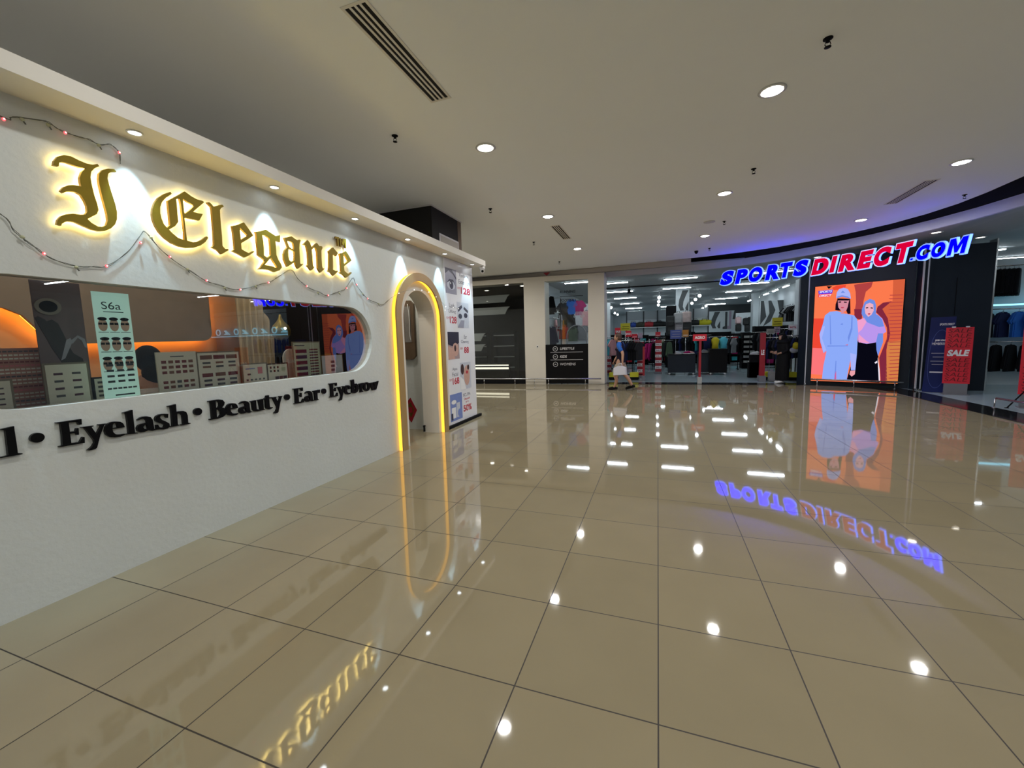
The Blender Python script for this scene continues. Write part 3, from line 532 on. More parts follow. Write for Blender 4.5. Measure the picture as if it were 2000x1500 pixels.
mb = MB(); mb.lathe([(0.05,0),(0.05,-0.03),(0.03,-0.07),(0.0,-0.085)], 'black_gloss', 16, Fr((0.955,11.0,CEIL),(1,0,0),(0,1,0)))
tag(mb.build('dome_camera'), 'small black dome camera hanging from the ceiling near the sports shop', 'camera')
mb = MB(); fr = wallY(12.34); mb.prism([(-3.72,3.80),(-3.50,3.80),(-3.61,3.70)], fr, 0, 0.03, 'red_paint'); tag(mb.build('alarm_sign'), 'small red triangular alarm sign on the band above the beige pier', 'sign')
for i, (x, y) in enumerate(((-4.9, -0.6), (-4.9, 0.9), (-4.6, 2.35), (-4.2, 3.9))):
    dup(dl, (x, y, 3.06), label='added fill lamp in the ceiling inside the beauty shop, %s from the camera side' % ORD[i], group='added fill lamps inside the beauty shop')
for i, (x, y) in enumerate(((-5.5, 9.6), (-8.5, 9.6), (-8.5, 7.4))): dup(dl, (x, y, CEIL-0.0005), label='added unseen fill downlight in the side corridor behind the beauty shop, %s of three' % ORD[i])
for i, (x, y) in enumerate(ROOF_FILL_XY): dup(dl, (x, y, CEIL-0.0005), label='added unseen fill downlight above the roof of the beauty shop, %s of five' % ORD[i])
mb = MB(); mb.rect(-7.0, -3.0, XW-.14, 3.02, WORLD, 3.062, 3.078, 'ceiling_paint'); mb.rect(-5.6,3.15,XW-.14,4.62,WORLD,3.062,3.078,'ceiling_paint'); struct(mb.build('ceiling'))
# ================================================================ GOLD SIGN
sg = thing('shop_sign', 'gold blackletter letters spelling I Elegance with TM, glowing from behind on the white wall', 'sign', (XW, 1.2, 2.3))
WG = wallX(XW)
def inset(loop, d):
    n = len(loop); A = sum(loop[i][0]*loop[(i+1)%n][1]-loop[(i+1)%n][0]*loop[i][1] for i in range(n)); s = 1 if A > 0 else -1; out = []
    for i in range(n):
        p, q, r = Vector(loop[i-1]), Vector(loop[i]), Vector(loop[(i+1)%n])
        a = (q-p); b = (r-q)
        if a.length < 1e-6 or b.length < 1e-6: out.append(tuple(q)); continue
        a.normalize(); b.normalize(); nn = Vector((-a.y-b.y, a.x+b.x))
        if nn.length < 1e-4: nn = Vector((-a.y, a.x))
        nn.normalize(); out.append(tuple(q+nn*d*s))
    return out
for k, loops in GOLD.items():
    small = k in 'TM'
    mb = MB(); mb.prism([list(l) for l in loops], WG, 0.027 if not small else 0.012, 0.050 if not small else 0.03, 'brass', 'brass_edge'); lt = mb.build('letter', sg)
    if not small:
        mb = MB(); mb.prism([inset(loops[0], 0.006)], WG, 0.0255, 0.0255, 'led_warm') if len(loops) == 1 else mb.prism([inset(loops[0], 0.006)]+[list(l) for l in loops[1:]], WG, 0.0255, 0.0255, 'led_warm')
        mb.f = [tuple(reversed(f)) for f in mb.f]; mb.build('led_backlight', sg)
# ================================================================ BLACK LETTERING under the window
bs = thing('shop_lettering', 'raised black serif words Eyelash, Beauty, Ear and Eyebrow with dots under the window', 'lettering', (XW, 1.2, 0.94))
EM = {'E':0.0,'y':0,'e':0,'l':0,'a':0,'s':0,'h':0}
def put(k, y=None):
    loops = SERIF[k]; x0 = min(p[0] for p in loops[0]); dx = 0 if y is None else y-x0
    mb = MB(); mb.prism([[(a+dx, b) for a, b in l] for l in loops], WG, 0.0005, 0.022, 'black_gloss', 'black_gloss'); mb.build('letter', bs)
for k in 'LEyelashButrbw': put(k)
for k, y in (('e',0.868),('a',0.984),('y',1.31),('E',1.565),('a',1.70),('E',2.045),('y',2.165),('e',2.275),('r',2.53)): put(k, y)
mb = MB(); mb.prism([arc(2.676,0.995,1,0,360,20)[:-1]], WG, 0, 0, 'black_gloss')
mb = MB(); el = lambda cx, cz, a, b: [(cx+a*math.cos(2*pi*i/22), cz+b*math.sin(2*pi*i/22)) for i in range(22)]
mb.prism([el(2.67,0.995,0.062,0.057), el(2.67,0.995,0.022,0.043)], WG, 0.0005, 0.022, 'black_gloss'); mb.build('letter', bs)
for y in (-0.259, 0.646, 1.49, 1.967):
    mb = MB(); mb.prism([el(y,1.0255,0.030,0.029)], WG, 0.0005, 0.022, 'black_gloss'); mb.build('dot', bs)

# ================================================================ STRING LIGHTS
def smooth(pts, n=5):
    out = []; P = [Vector(p) for p in pts]
    for i in range(len(P)-1):
        a = P[max(i-1,0)]; b = P[i]; c = P[i+1]; d = P[min(i+2, len(P)-1)]
        for k in range(n):
            t = k/n; out.append(0.5*((2*b)+(-a+c)*t+(2*a-5*b+4*c-d)*t*t+(-a+3*b-3*c+d)*t**3))
    out.append(P[-1]); return out
mm('wire', (0.12, 0.13, 0.11), 0.5)
mm('bulb_clear', (0.45, 0.46, 0.30), 0.2)
ST = {'upper': ([(-1.6,2.87),(-1.1,2.80),(-0.6,2.86),(-0.21,2.838),(-0.169,2.855),(-0.052,2.896),(0.002,2.892),(0.053,2.873),(0.155,2.881),(0.218,2.873),(0.287,2.896),(0.323,2.868),(0.327,2.793)],
  [(-0.205,2.826,1),(0.053,2.868,1),(0.322,2.86,1),(0.215,2.862,0),(-0.13,2.86,0),(-0.02,2.88,0),(-0.55,2.85,1)], 'cord of small red fairy lights along the top of the white shop wall'),
 'lower': ([(-1.5,2.2),(-0.9,2.1),(-0.5,2.36),(-0.266,2.297),(-0.226,2.217),(-0.161,2.157),(-0.119,2.112),(-0.015,2.066),(0.096,2.071),(0.174,2.086),(0.299,2.193),(0.394,2.334),(0.425,2.368),(0.479,2.299),(0.564,2.216),(0.678,2.147),(0.817,2.074),(0.960,2.041),(1.099,2.031),(1.272,2.090),(1.386,2.127),(1.503,2.190),(1.653,2.285),(1.74,2.21),(1.836,2.145),(1.996,2.104),(2.126,2.078),(2.345,2.151),(2.423,2.189),(2.548,2.323),(2.603,2.251),(2.758,2.118),(2.931,2.068),(3.1,2.05),(3.25,2.13)],
  [(-0.119,2.112,1),(0.174,2.086,1),(0.385,2.28,1),(0.564,2.216,1),(0.817,2.074,1),(1.099,2.031,1),(1.386,2.127,1),(1.836,2.145,1),(2.126,2.078,1),(2.423,2.189,1),(2.603,2.251,1),(2.79,2.10,1),(-0.2,2.19,0),(0.02,2.055,0),(0.455,2.33,0),(0.68,2.14,0),(0.96,2.03,0),(1.25,2.075,0),(1.98,2.09,0),(2.30,2.12,0),(2.7,2.15,0),(3.0,2.05,0)], 'cord of small red fairy lights draped in swags below the gold sign')}
for nm, (pts, bulbs, lab) in ST.items():
    t = thing('string_lights', lab, 'string lights', (XW, pts[0][0], pts[0][1]))
    P = [WG(a, b, 0.012) for a, b in pts]; sm = smooth(P)
    mb = MB(); mb.tube(sm, 0.0022, 'wire', 5)
    mb.tube([p+Vector((0.003,0.004*math.sin(i*.7),0.006*math.cos(i*.9))) for i, p in enumerate(sm)], 0.0018, 'wire', 5); mb.build('cord', t)
    for a, b, lit in bulbs:
        mb = MB(); c = WG(a, b, 0.022)
        if lit: mb.ball(c, (0.008,0.008,0.010), 'bulb_red', 10, 6); mb.ball(c+Vector((0.005,0,0)), 0.0045, 'bulb_hot', 8, 5)
        else: mb.ball(c, (0.009,0.012,0.010), 'bulb_clear', 8, 5); mb.tube([c, c+Vector((0,0.012,-0.022))], 0.004, 'wire', 5)
        mb.build('bulb', t)
# arch garland: tiny bulbs across the doorway head
t = thing('string_lights', 'short run of clear fairy lights hanging across the top of the arched doorway', 'string lights', (XW, 3.3, 2.1))
gp = smooth([WG(3.26,2.14,0.015), WG(3.40,2.24,0.13), WG(3.75,2.30,0.16), WG(4.15,2.28,0.16), WG(4.62,2.12,0.13), WG(4.80,2.08,0.02), WG(5.1,2.14,0.02), WG(5.35,2.13,0.02)], 4)
mb = MB(); mb.tube(gp, 0.0015, 'wire', 5); mb.build('cord', t)
M['bulb_white'] = emis('bulb_white', (1.0, 0.95, 0.85), 4)
for i in (3, 7, 9, 11, 13, 16, 20, 24, 27):
    mb = MB(); mb.ball(gp[i], 0.006, 'bulb_white', 8, 5); mb.build('bulb', t)

# ================================================================ ARCHED DOOR FRAME with light behind it
af = thing('arched_doorway', 'gold arched door surround with yellow light glowing behind it', 'door frame', (XW, 3.96, 0))
def archloop(cy, r, cz=1.90, foot=0.0, n=36): return [(cy+r, foot)]+arc(cy, cz, r, 0, 180, n)+[(cy-r, foot)]
def band(ro, ri, c0, c1, m, foot=0.0, cy=3.96, side=None):
    mbx = MB(); o = archloop(cy, ro, foot=foot); i_ = archloop(cy, ri, foot=foot)
    mbx.prism([o+i_[::-1]], WG, c0, c1, m, side, smooth=False); return mbx
band(0.675, 0.555, 0.066, 0.088, 'arch_gold', side='arch_gold').build('arch_band', af)
band(0.664, 0.645, 0.006, 0.0655, 'led_gold').build('led_strip', af)
band(0.585, 0.566, 0.006, 0.0655, 'led_gold').build('led_strip', af)
band(0.645, 0.585, 0.0, 0.0655, 'canopy_paint').build('spacer', af)
# white inner lining of the doorway
mb = MB(); o = [(4.015+0.455,0.0)]+arc(4.015,1.885,0.4549,0,180,24)+[(4.015-0.455,0.0)]; i_ = [(4.015+0.44,0.0)]+arc(4.015,1.885,0.44,0,180,24)+[(4.015-0.44,0.0)]
mb.prism([o+i_[::-1]], WG, -0.30, -0.0, 'canopy_paint'); struct(mb.build('door_1'))
mb = MB(); b = WG(4.40, 0.07, -0.26); mb.box(b, (0.02,0.03,0.09), 'black_matte'); mb.box(b+Vector((0,0,.05)), (0.03,0.04,0.02), 'black_matte')
tag(mb.build('door_bolt'), 'small dark floor bolt at the right foot inside the arched doorway', 'bolt')
# things seen through the doorway, on the wall behind
Wd = wallY(4.63)
def D(px, py): p = atY(px, py, 4.6); return (p.x, p.z)
t = thing('wall_cabinet', 'dark brown hanging display with cut corners seen inside the arched doorway', 'wall hanging', (D(800,650)[0], 4.62, 1.4))
a, b = D(786,588); c, d = D(813,702)
mb = MB(); k = 0.06; mb.prism([(a,d),(c-k,d),(c,d+k),(c,b-k),(c-k,b),(a,b)], Wd, 0.0, 0.05, 'wood_panel'); mb.build('backboard', t)
mb = MB(); mb.rect(a+.03, d+.30, c-.06, b-.1, Wd, 0.05, 0.055, 'grey_fabric'); mb.build('picture', t)
mb = MB(); mb.tube(smooth([Wd(c-.10,b-.06,.06), Wd(c-.07,b-.3,.07), Wd(c-.08,d+.45,.07), Wd(c-.07,d+.33,.06)]), 0.008, 'white_plastic', 6); mb.build('cord', t)
mb = MB(); cx, cz = D(801,801); s = 0.2
mb.prism([[(cx-s*1.0,cz),(cx,cz-s*1.15),(cx+s*.62,cz),(cx,cz+s*1.1)]], Wd, 0.0, 0.004, 'red_paint'); mb.prism([[(cx-s*.6,cz),(cx,cz-s*.7),(cx+s*.32,cz),(cx,cz+s*.7)]], Wd, 0.004, 0.005, 'brass_edge')
mb.rect(cx-.05,cz-.05,cx+.03,cz+.05,Wd,0.005,0.006,'red_paint')
tag(mb.build('paper_diamond'), 'red and gold paper diamond on the wall inside the arched doorway', 'decoration')

# ================================================================ PRICE POSTER
pp = thing('price_poster', 'tall white price poster with five photos and red prices right of the arched doorway', 'poster', (XW, 5.4, 0))
P0, P1 = 4.835, 5.985
mb = MB(); mb.rect(P0, 0.02, P1, 2.975, WG, 0.001, 0.006, 'white_print'); mb.build('printed_panel', pp)
for nm, c in dict(ph_skin=S(205,165,150), ph_grey=S(150,150,165), ph_dark=S(45,42,60), ph_brown=S(70,50,50), ph_pale=S(200,205,215), ph_blue=S(120,140,200), ph_mid=S(170,150,150)).items(): mm(nm, c, 0.3, noise=0.12, nscale=25)
def photo(y0, z0, y1, z1, items, base):
    mbx = MB(); mbx.rect(y0, z0, y1, z1, WG, 0.006, 0.0075, base); wd, ht = y1-y0, z1-z0
    for k, (kind, u, v, a, bb, m) in enumerate(items):
        q = [(y0+wd*(u+a*math.cos(2*pi*i/16)), z0+ht*(v+bb*math.sin(2*pi*i/16))) for i in range(16)] if kind == 'e' else [(y0+wd*x, z0+ht*y) for x, y in u]
        q = [(min(max(y, y0), y1), min(max(z, z0), z1)) for y, z in q]
        mbx.prism([q], WG, 0.0078+0.0003*k, 0.0078+0.0003*k, m if kind == 'e' else v)
    mbx.build('photo_print', pp)
photo(4.875,2.38,5.29,2.82,[('p',[(.0,.75),(.3,.9),(.7,.8),(1,.6),(1,.7),(.6,.97),(0,.95)],'ph_dark',0,0,0),('e',.5,.35,.38,.18,'ph_pale'),('e',.52,.36,.17,.17,'ph_dark'),('e',.45,.42,.04,.04,'sale_white'),('p',[(.1,.4),(.35,.58),(.7,.58),(.95,.3),(.7,.5),(.35,.5)],'ph_dark',0,0,0)],'ph_grey')
photo(5.27,1.79,5.76,2.26,[('p',[(.05,.75),(.4,.9),(.45,.8),(.1,.6)],'ph_dark',0,0,0),('p',[(.6,.85),(.95,.7),(.9,.6),(.55,.75)],'ph_dark',0,0,0),('e',.25,.45,.16,.1,'ph_dark'),('e',.72,.5,.16,.1,'ph_dark'),('p',[(.0,0),(.3,.3),(.6,.3),(.5,0)],'ph_grey',0,0,0)],'ph_pale')
photo(4.87,1.22,5.30,1.71,[('p',[(.0,.55),(.5,.45),(1,.6),(1,1),(0,1)],'ph_dark',0,0,0),('e',.65,.35,.28,.25,'ph_skin'),('e',.62,.4,.09,.12,'ph_brown'),('p',[(0,0),(.6,0),(.4,.4),(0,.5)],'ph_skin',0,0,0)],'ph_mid')
photo(5.30,0.63,5.76,1.14,[('e',.6,.5,.28,.38,'ph_skin'),('e',.62,.62,.1,.06,'red_ink'),('p',[(0,.0),(.5,.0),(.3,.35),(0,.5)],'sale_white',0,0,0),('e',.2,.75,.15,.2,'ph_brown'),('e',.75,.8,.1,.1,'ph_brown')],'ph_pale')
photo(4.86,0.10,5.33,0.59,[('p',[(.1,.1),(.45,.1),(.45,.5),(.1,.5)],'sale_white',0,0,0),('p',[(.5,.1),(.8,.1),(.8,.65),(.5,.65)],'ph_pale',0,0,0),('e',.75,.25,.15,.15,'ph_blue'),('e',.3,.7,.2,.08,'sale_white'),('p',[(.05,.05),(.2,.05),(.2,.3),(.05,.3)],'navy_ink',0,0,0)],'ph_blue')
def ink(txt, y, z, h, m, w_=None, bold=0.0):
    mbx = MB(); text(mbx, txt, WG, y, z, h, m, 0.0068, wdt=w_, bold=bold); mbx.build('lettering', pp)
ink('Eyelash',5.43,2.715,0.075,'navy_ink',0.34); ink('Extension',5.38,2.60,0.075,'navy_ink',0.46); ink('RM',5.33,2.49,0.045,'red_ink',0.09,.02); ink('128',5.46,2.42,0.125,'red_ink',0.40,.03)
ink('Lash',4.98,2.14,0.075,'navy_ink',0.19); ink('Lifting',4.95,2.03,0.075,'navy_ink',0.27); ink('RM',4.865,1.93,0.045,'red_ink',0.10,.02); ink('128',4.98,1.86,0.125,'red_ink',0.26,.03)
ink('Ear',5.52,1.585,0.07,'navy_ink',0.12); ink('Cleaning',5.39,1.49,0.07,'navy_ink',0.32); ink('RM',5.35,1.38,0.045,'red_ink',0.09,.02); ink('88',5.50,1.31,0.12,'red_ink',0.21,.03)
ink('Aqua',5.00,1.00,0.07,'navy_ink',0.19); ink('Facial',4.99,0.91,0.07,'navy_ink',0.22); ink('RM',4.875,0.83,0.045,'red_ink',0.09,.02); ink('168',4.99,0.76,0.125,'red_ink',0.26,.03)
ink('BCL SPA',5.39,0.49,0.06,'navy_ink',0.31); ink('Discount',5.42,0.42,0.045,'red_ink',0.25,.02); ink('up to',5.48,0.355,0.04,'red_ink',0.13,.02); ink('50%',5.38,0.20,0.125,'red_ink',0.36,.03)

# ================================================================ SHOP WINDOW: glowing panel, curtains, boards
lp = thing('feature_panel', 'brown wave shaped wall panel with orange light glowing along its edge behind the window', 'wall panel', (-5.9, 1.0, 1.6))
PX = wallX(-5.90)
edge = [(-1.6,1.98),(0.42,1.985)]+[(0.55+0.0,1.96),(0.66,1.90),(0.73,1.80),(0.80,1.70),(0.90,1.64),(1.02,1.615)]+[(2.30,1.635)]+arc(2.34,1.75,0.115,-90,0,6)+[(2.465,2.9),(-1.6,2.9)]
mm('panel_brown', (0.24,0.19,0.14), 0.6, noise=0.15, nscale=6)
mb = MB(); mb.prism([edge], PX, 0, 0.05, 'panel_brown'); mb.build('panel', lp)
le = [Vector((p[0], p[1])) for p in edge[:-1]]
mb = MB(); mb.tube([PX(p[0]-(0.03 if p[0] > 2.3 else 0), p[1]+0.03, -0.02) for p in edge[:-1]], 0.012, 'led_orange', 6); mb.build('led_strip', lp)
cu = thing('curtain', 'beige gathered curtain hanging at the right end of the shop window', 'curtain', (-5.4, 2.8, 0.3))
def drape(name, y0, y1, z0, z1, X, parent, m='curtain', topcut=None):
    n = 60; vs = []; fs = []; rows = 14
    for j in range(rows+1):
        v = j/rows
        for i in range(n+1):
            u = i/n; y = y0+(y1-y0)*u*(1-0.25*v*(1-v)); zt = z1 if not topcut else topcut(u)
            vs.append((X+0.03*math.sin(u*38)*(0.6+0.4*v), y, z0+(zt-z0)*v))
    for j in range(rows):
        for i in range(n): a = j*(n+1)+i; fs.append((a, a+1, a+n+2, a+n+1))
    mbx = MB(); mbx.add(vs, fs, m, True); o = mbx.build(name, parent)
    md = o.modifiers.new('thick', 'SOLIDIFY'); md.thickness = 0.004; return o
drape('cloth', 2.46, 3.0, 0.1, 2.3, -5.35, cu, topcut=lambda u: 2.35-1.0*max(0,u-.35)**2*1.6)
mb = MB(); mb.tube([(-5.35,2.4,2.36),(-5.35,3.01,2.36)], 0.012, 'brass_edge'); mb.build('rod', cu)
cu2 = thing('curtain', 'pale curtain at the far left edge inside the shop window', 'curtain', (-4.6, -0.2, 0.3))
drape('cloth', -0.75, 0.03, 0.1, 2.6, -4.5, cu2)
# pendant lamp
pl = thing('pendant_lamp', 'gold teardrop pendant lamp hanging behind the shop window', 'pendant lamp', (-4.6,2.45,3.05))
pc = atX(549, 645, -4.6); fr = Fr(pc, (1,0,0), (0,1,0))
mb = MB(); mb.lathe([(0.0,-0.13),(0.06,-0.12),(0.105,-0.06),(0.115,0.0),(0.09,0.06),(0.045,0.11),(0.02,0.16),(0.012,0.2)], 'brass', 20, fr); mb.build('lamp_shade', pl)
mb = MB(); mb.tube([pc+Vector((0,0,.2)), Vector((pc.x,pc.y,3.06))], 0.004, 'black_matte'); mb.build('cable', pl)
mb = MB(); mb.ball(pc+Vector((0.105,-0.03,0.02)), 0.016, 'bulb_white'); mb.build('bulb', pl)  # glowing dot on the outer side of the closed shade
# boards standing on the sill
def cells(mbx, fr, y0, z0, y1, z1, nx, nz, cols, c, fw=0.7, fh=0.55):
    for i in range(nx):
        for j in range(nz):
            cx = y0+(y1-y0)*(i+.5)/nx; cz = z0+(z1-z0)*(j+.5)/nz; w2 = (y1-y0)/nx*fw/2; h2 = (z1-z0)/nz*fh/2
            mbx.rect(cx-w2, cz-h2, cx+w2, cz+h2, fr, c, c, cols[(i*7+j*3) % len(cols)])
for nm, c in dict(ink_maroon=S(110,28,38), ink_brown=S(115,70,50), ink_plum=S(75,35,60), ink_grey=S(70,72,78), ink_pink=S(200,110,120), card=S(222,225,212), card_green=S(185,195,172), frame_grey=S(120,112,96), frame_dark=S(60,22,20)).items(): mm(nm, c, 0.6)
def board(name, x0, x1, yt, yb, label, frame, face, deco, X=-3.70, group=None, cat='sample board'):
    a = atX(x0, yb, X); b = atX(x1, yt, X); lo, hi = a.y, b.y; zb = 1.166; zt = max(atX((x0+x1)/2, yt, X).z, zb+0.08)
    t = thing(name, label, cat, (X, (lo+hi)/2, zb), 0, group)
    fr = wallX(X); f = 0.012
    mbx = MB(); mbx.rect(lo, zb, hi, zt, fr, -0.012, 0.0, frame); mbx.build('frame', t)
    mbx = MB(); mbx.rect(lo+f, zb+f, hi-f, zt-f, fr, 0.0, 0.0015, face)
    deco(mbx, fr, lo+f*2, zb+f*2, hi-f*2, zt-f*2); mbx.build('sample_sheet', t)
    mbx = MB(); mbx.tube([(X-0.012,(lo+hi)/2,zt-.05),(X-0.09,(lo+hi)/2,zb+.004)], 0.004, 'black_matte', 5); mbx.build('prop', t)
    return t
G6 = 'sample boards on the window sill'
def dA(mbx, fr, a, b, c, d):
    h = d-b; cells(mbx, fr, a, b+h*.05, c, b+h*.32, 5, 2, ['ink_maroon','ink_brown','ink_grey'], .002); cells(mbx, fr, a, b+h*.45, c, b+h*.88, 5, 3, ['ink_maroon','ink_brown','ink_maroon'], .002)
    mbx.rect(a+(c-a)*.3, b+h*.94, a+(c-a)*.7, b+h*.97, fr, .002, .002, 'ink_grey')
def dB(mbx, fr, a, b, c, d):
    h = d-b; cells(mbx, fr, a, b+h*.82, c, d, 3, 1, ['ink_brown','ink_maroon'], .002, .9, .7); cells(mbx, fr, a, b+h*.56, c, b+h*.8, 3, 2, ['ink_brown','ink_grey'], .002, .6, .5)
    cells(mbx, fr, a, b+h*.30, c, b+h*.44, 3, 1, ['ink_maroon','ink_brown'], .002, .8, .8); cells(mbx, fr, a, b, c, b+h*.27, 3, 2, ['ink_plum','ink_grey'], .002, .6, .5)
def dC(mbx, fr, a, b, c, d):
    w_ = c-a; h = d-b; mbx.rect(a+w_*.62, b+h*.5, a+w_*.85, b+h*.9, fr, .002, .002, 'ink_pink'); cells(mbx, fr, a, b+h*.05, c, b+h*.3, 5, 1, ['ink_grey'], .002, .5, .4); mbx.rect(a+w_*.12,b+h*.45,a+w_*.28,b+h*.55,fr,.002,.002,'ink_grey')
    mbx.rect(a+w_*.05,b+h*.8,a+w_*.5,b+h*.86,fr,.002,.002,'ph_blue')
def dD(mbx, fr, a, b, c, d):
    h = d-b; cells(mbx, fr, a, b+h*.5, a+(c-a)*.6, d, 3, 2, ['ink_grey','ink_maroon'], .002, .5, .6); mbx.rect(a+(c-a)*.68,b+h*.6,c-(c-a)*.05,b+h*.85,fr,.002,.002,'card_green'); cells(mbx, fr, a+(c-a)*.3, b, c, b+h*.25, 3, 1, ['ink_plum','ink_maroon'], .002, .9, .9)
def dE(mbx, fr, a, b, c, d):
    h = d-b; w_ = c-a; cells(mbx, fr, a, b, a+w_*.5, b+h*.86, 1, 5, ['ink_maroon','ink_plum'], .002, .9, .62); cells(mbx, fr, a+w_*.55, b, c, b+h*.86, 1, 10, ['ink_plum','ink_maroon'], .002, .8, .5); mbx.rect(a,b+h*.93,a+w_*.4,b+h*.96,fr,.002,.002,'ink_grey')
def dF(mbx, fr, a, b, c, d): cells(mbx, fr, a, b+(d-b)*.1, c, d-(d-b)*.2, 3, 3, ['ph_pale','ink_grey','ph_pale'], .002, .6, .6)
def dG(mbx, fr, a, b, c, d): cells(mbx, fr, a, b+(d-b)*.1, c, d-(d-b)*.1, 2, 4, ['ink_grey','ink_plum'], .002, .5, .3)
board('sample_board', -60, 24, 742, 800, 'small sample card at the left end of the window sill', 'frame_grey', 'card', dG, -3.72, G6)
board('sample_board', 92, 172, 708, 785, 'grey framed sample board left of the tall pale green poster', 'frame_grey', 'card', dG, -3.72, G6)
board('sample_card', 184, 210, 736, 775, 'narrow card with dark rows half hidden by the tall pale green poster', 'black_matte', 'card', lambda m_, f_, a, b, c, d: cells(m_, f_, a, b, c, d, 1, 4, ['ink_grey'], .002, .8, .5), -3.82, G6)
board('sample_board', 312, 382, 687, 764, 'white sample board with rows of red swatches right of the pale green poster', 'card', 'card', dA, -3.70, G6)
board('sample_board', 389, 467, 686, 756, 'framed sample board with brown and dark swatches in two blocks', 'frame_grey', 'card', dB, -3.70, G6)
board('sample_card', 475, 521, 709, 749, 'small white card with one pink square', 'frame_grey', 'card', dC, -3.66, G6)
board('sample_card', 523, 562, 709, 743, 'small dark red framed card with green and red pictures', 'frame_dark', 'card', dD, -3.68, G6)
board('sample_board', 576, 624, 667, 737, 'tall narrow sample board with a column of maroon swatches', 'frame_grey', 'card_green', dE, -3.68, G6)
board('sample_card', 629, 669, 692, 731, 'small glittering card at the right end of the sill', 'brass_edge', 'ph_pale', dF, -3.68, G6)
# tall poster with sunglasses faces, hung inside the glass
mm('poster_green', S(190,225,205), 0.3, emit=0.36, ecol=S(190,235,225), noise=0.08, nscale=3)  # glow put into the print so the sheet reads brighter
mm('poster_ink', S(40,55,60), 0.5); mm('face', S(238,200,176), 0.5)
a = atX(172, 700, -3.575); y0 = atX(176, 640, -3.575).y; y1 = atX(272, 640, -3.575).y+0.03; z0 = 1.195; z1 = 1.925
y0, y1 = atX(186, 640, -3.575).y, atX(258, 640, -3.575).y
t = thing('hanging_poster', 'tall pale green poster with nine faces in sunglasses hung in the window', 'poster', (-3.575, (y0+y1)/2, z0)); fr = wallX(-3.575)
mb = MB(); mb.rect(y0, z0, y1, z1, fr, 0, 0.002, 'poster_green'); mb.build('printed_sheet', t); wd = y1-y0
mb = MB(); text(mb, 'S6a', fr, y0+wd*.22, z1-.115, .05, 'poster_ink', .0026, wdt=wd*.52); mb.rect(y0+wd*.25,z1-.135,y0+wd*.8,z1-.13,fr,.0026,.0026,'poster_ink'); mb.build('lettering', t)
for j in range(3):
    for i in range(3):
        cx = y0+wd*(.2+.3*i); cz = z1-.215-j*.135; mb = MB(); e = lambda a, b, u, v: [(cx+a+u*math.cos(2*pi*k/14), cz+b+v*math.sin(2*pi*k/14)) for k in range(14)]
        mb.prism([e(0,-.008,.026,.043)], fr, .0024, .0024, 'face'); mb.prism([e(0,.034,.026,.012)], fr, .0027, .0027, 'black_hair')
        mb.rect(cx-.024, cz-.006, cx-.002, cz+.008, fr, .0030, .0030, 'black_gloss'); mb.rect(cx+.002, cz-.006, cx+.024, cz+.008, fr, .0030, .0030, 'black_gloss'); mb.rect(cx-.028,cz-.058,cx+.028,cz-.054,fr,.003,.003,'poster_ink'); mb.build('face_picture', t)
mb = MB(); cells(mb, fr, y0+wd*.1, z0+.10, y1-wd*.06, z0+.25, 3, 4, ['poster_ink','ink_grey'], .0026, .7, .4); cells(mb, fr, y0+wd*.1, z0+.05, y1-wd*.06, z0+.09, 6, 1, ['ink_grey'], .0026, .8, .3); mb.rect(y0+wd*.3,z0+.018,y0+wd*.85,z0+.028,fr,.0026,.0026,'poster_ink'); mb.build('frame_picture', t)
# dark poster with a hand, standing in for a reflection in the glass
mm('poster_dark', S(104,88,94), 0.5); mm('hand_dark', S(30,14,26), 0.45); mm('poster_navy', S(36,30,90), 0.4); mm('sheet_pink', S(170,120,110), 0.6)
X = -3.86; fr = wallX(X); q = lambda px, py: (atX(px, py, X).y, atX(px, py, X).z)
ya, _ = q(70, 650); yb, _ = q(166, 650)
t = thing('reflection_poster', 'dark purple poster with a nailed hand and ring, standing in for a window reflection', 'poster', (X, (ya+yb)/2, 1.166))
mb = MB(); mb.rect(ya, 1.166, yb, 2.0, fr, 0, 0.006, 'poster_dark'); mb.build('printed_sheet', t)
mb = MB(); mb.prism([[q(*p) for p in [(66,620),(74,618),(88,628),(100,624),(112,632),(124,655),(136,680),(142,690),(160,700),(176,748),(176,778),(150,778),(135,740),(118,705),(100,680),(86,655),(78,642)]]], fr, .007, .009, 'hand_dark')
mb.prism([[q(*p) for p in [(66,622),(72,617),(86,624),(92,632),(78,632)]]], fr, .0095, .0095, 'hand_dark'); mb.build('hand_picture', t)
mb = MB(); text(mb, 'Hand nail studio', fr, q(112,600)[0], q(112,602)[1], .022, 'ph_blue', .008, wdt=.0001+abs(q(153,600)[0]-q(112,600)[0])); mb = MB(); mb.prism([[q(*p) for p in [(128,664),(136,660),(140,668),(126,700),(118,704)]]], fr, .010, .010, 'ph_grey'); mb.prism([[q(*p) for p in [(138,664),(150,655),(164,662),(170,680),(164,678),(158,665),(150,660),(140,672)]]], fr, .010, .010, 'ph_grey'); mb.build('bracelet_picture', t)
mb = MB(); c = q(91, 599); mb.prism([[ (c[0]+.065*math.cos(k*pi/12), c[1]+.055*math.sin(k*pi/12)) for k in range(24)]], fr, .010, .02, 'grey_fabric'); mb.prism([[ (c[0]+.045*math.cos(k*pi/12), c[1]+.038*math.sin(k*pi/12)) for k in range(24)]], fr, .0205, .0205, 'black_matte'); mb.build('ring_picture', t)
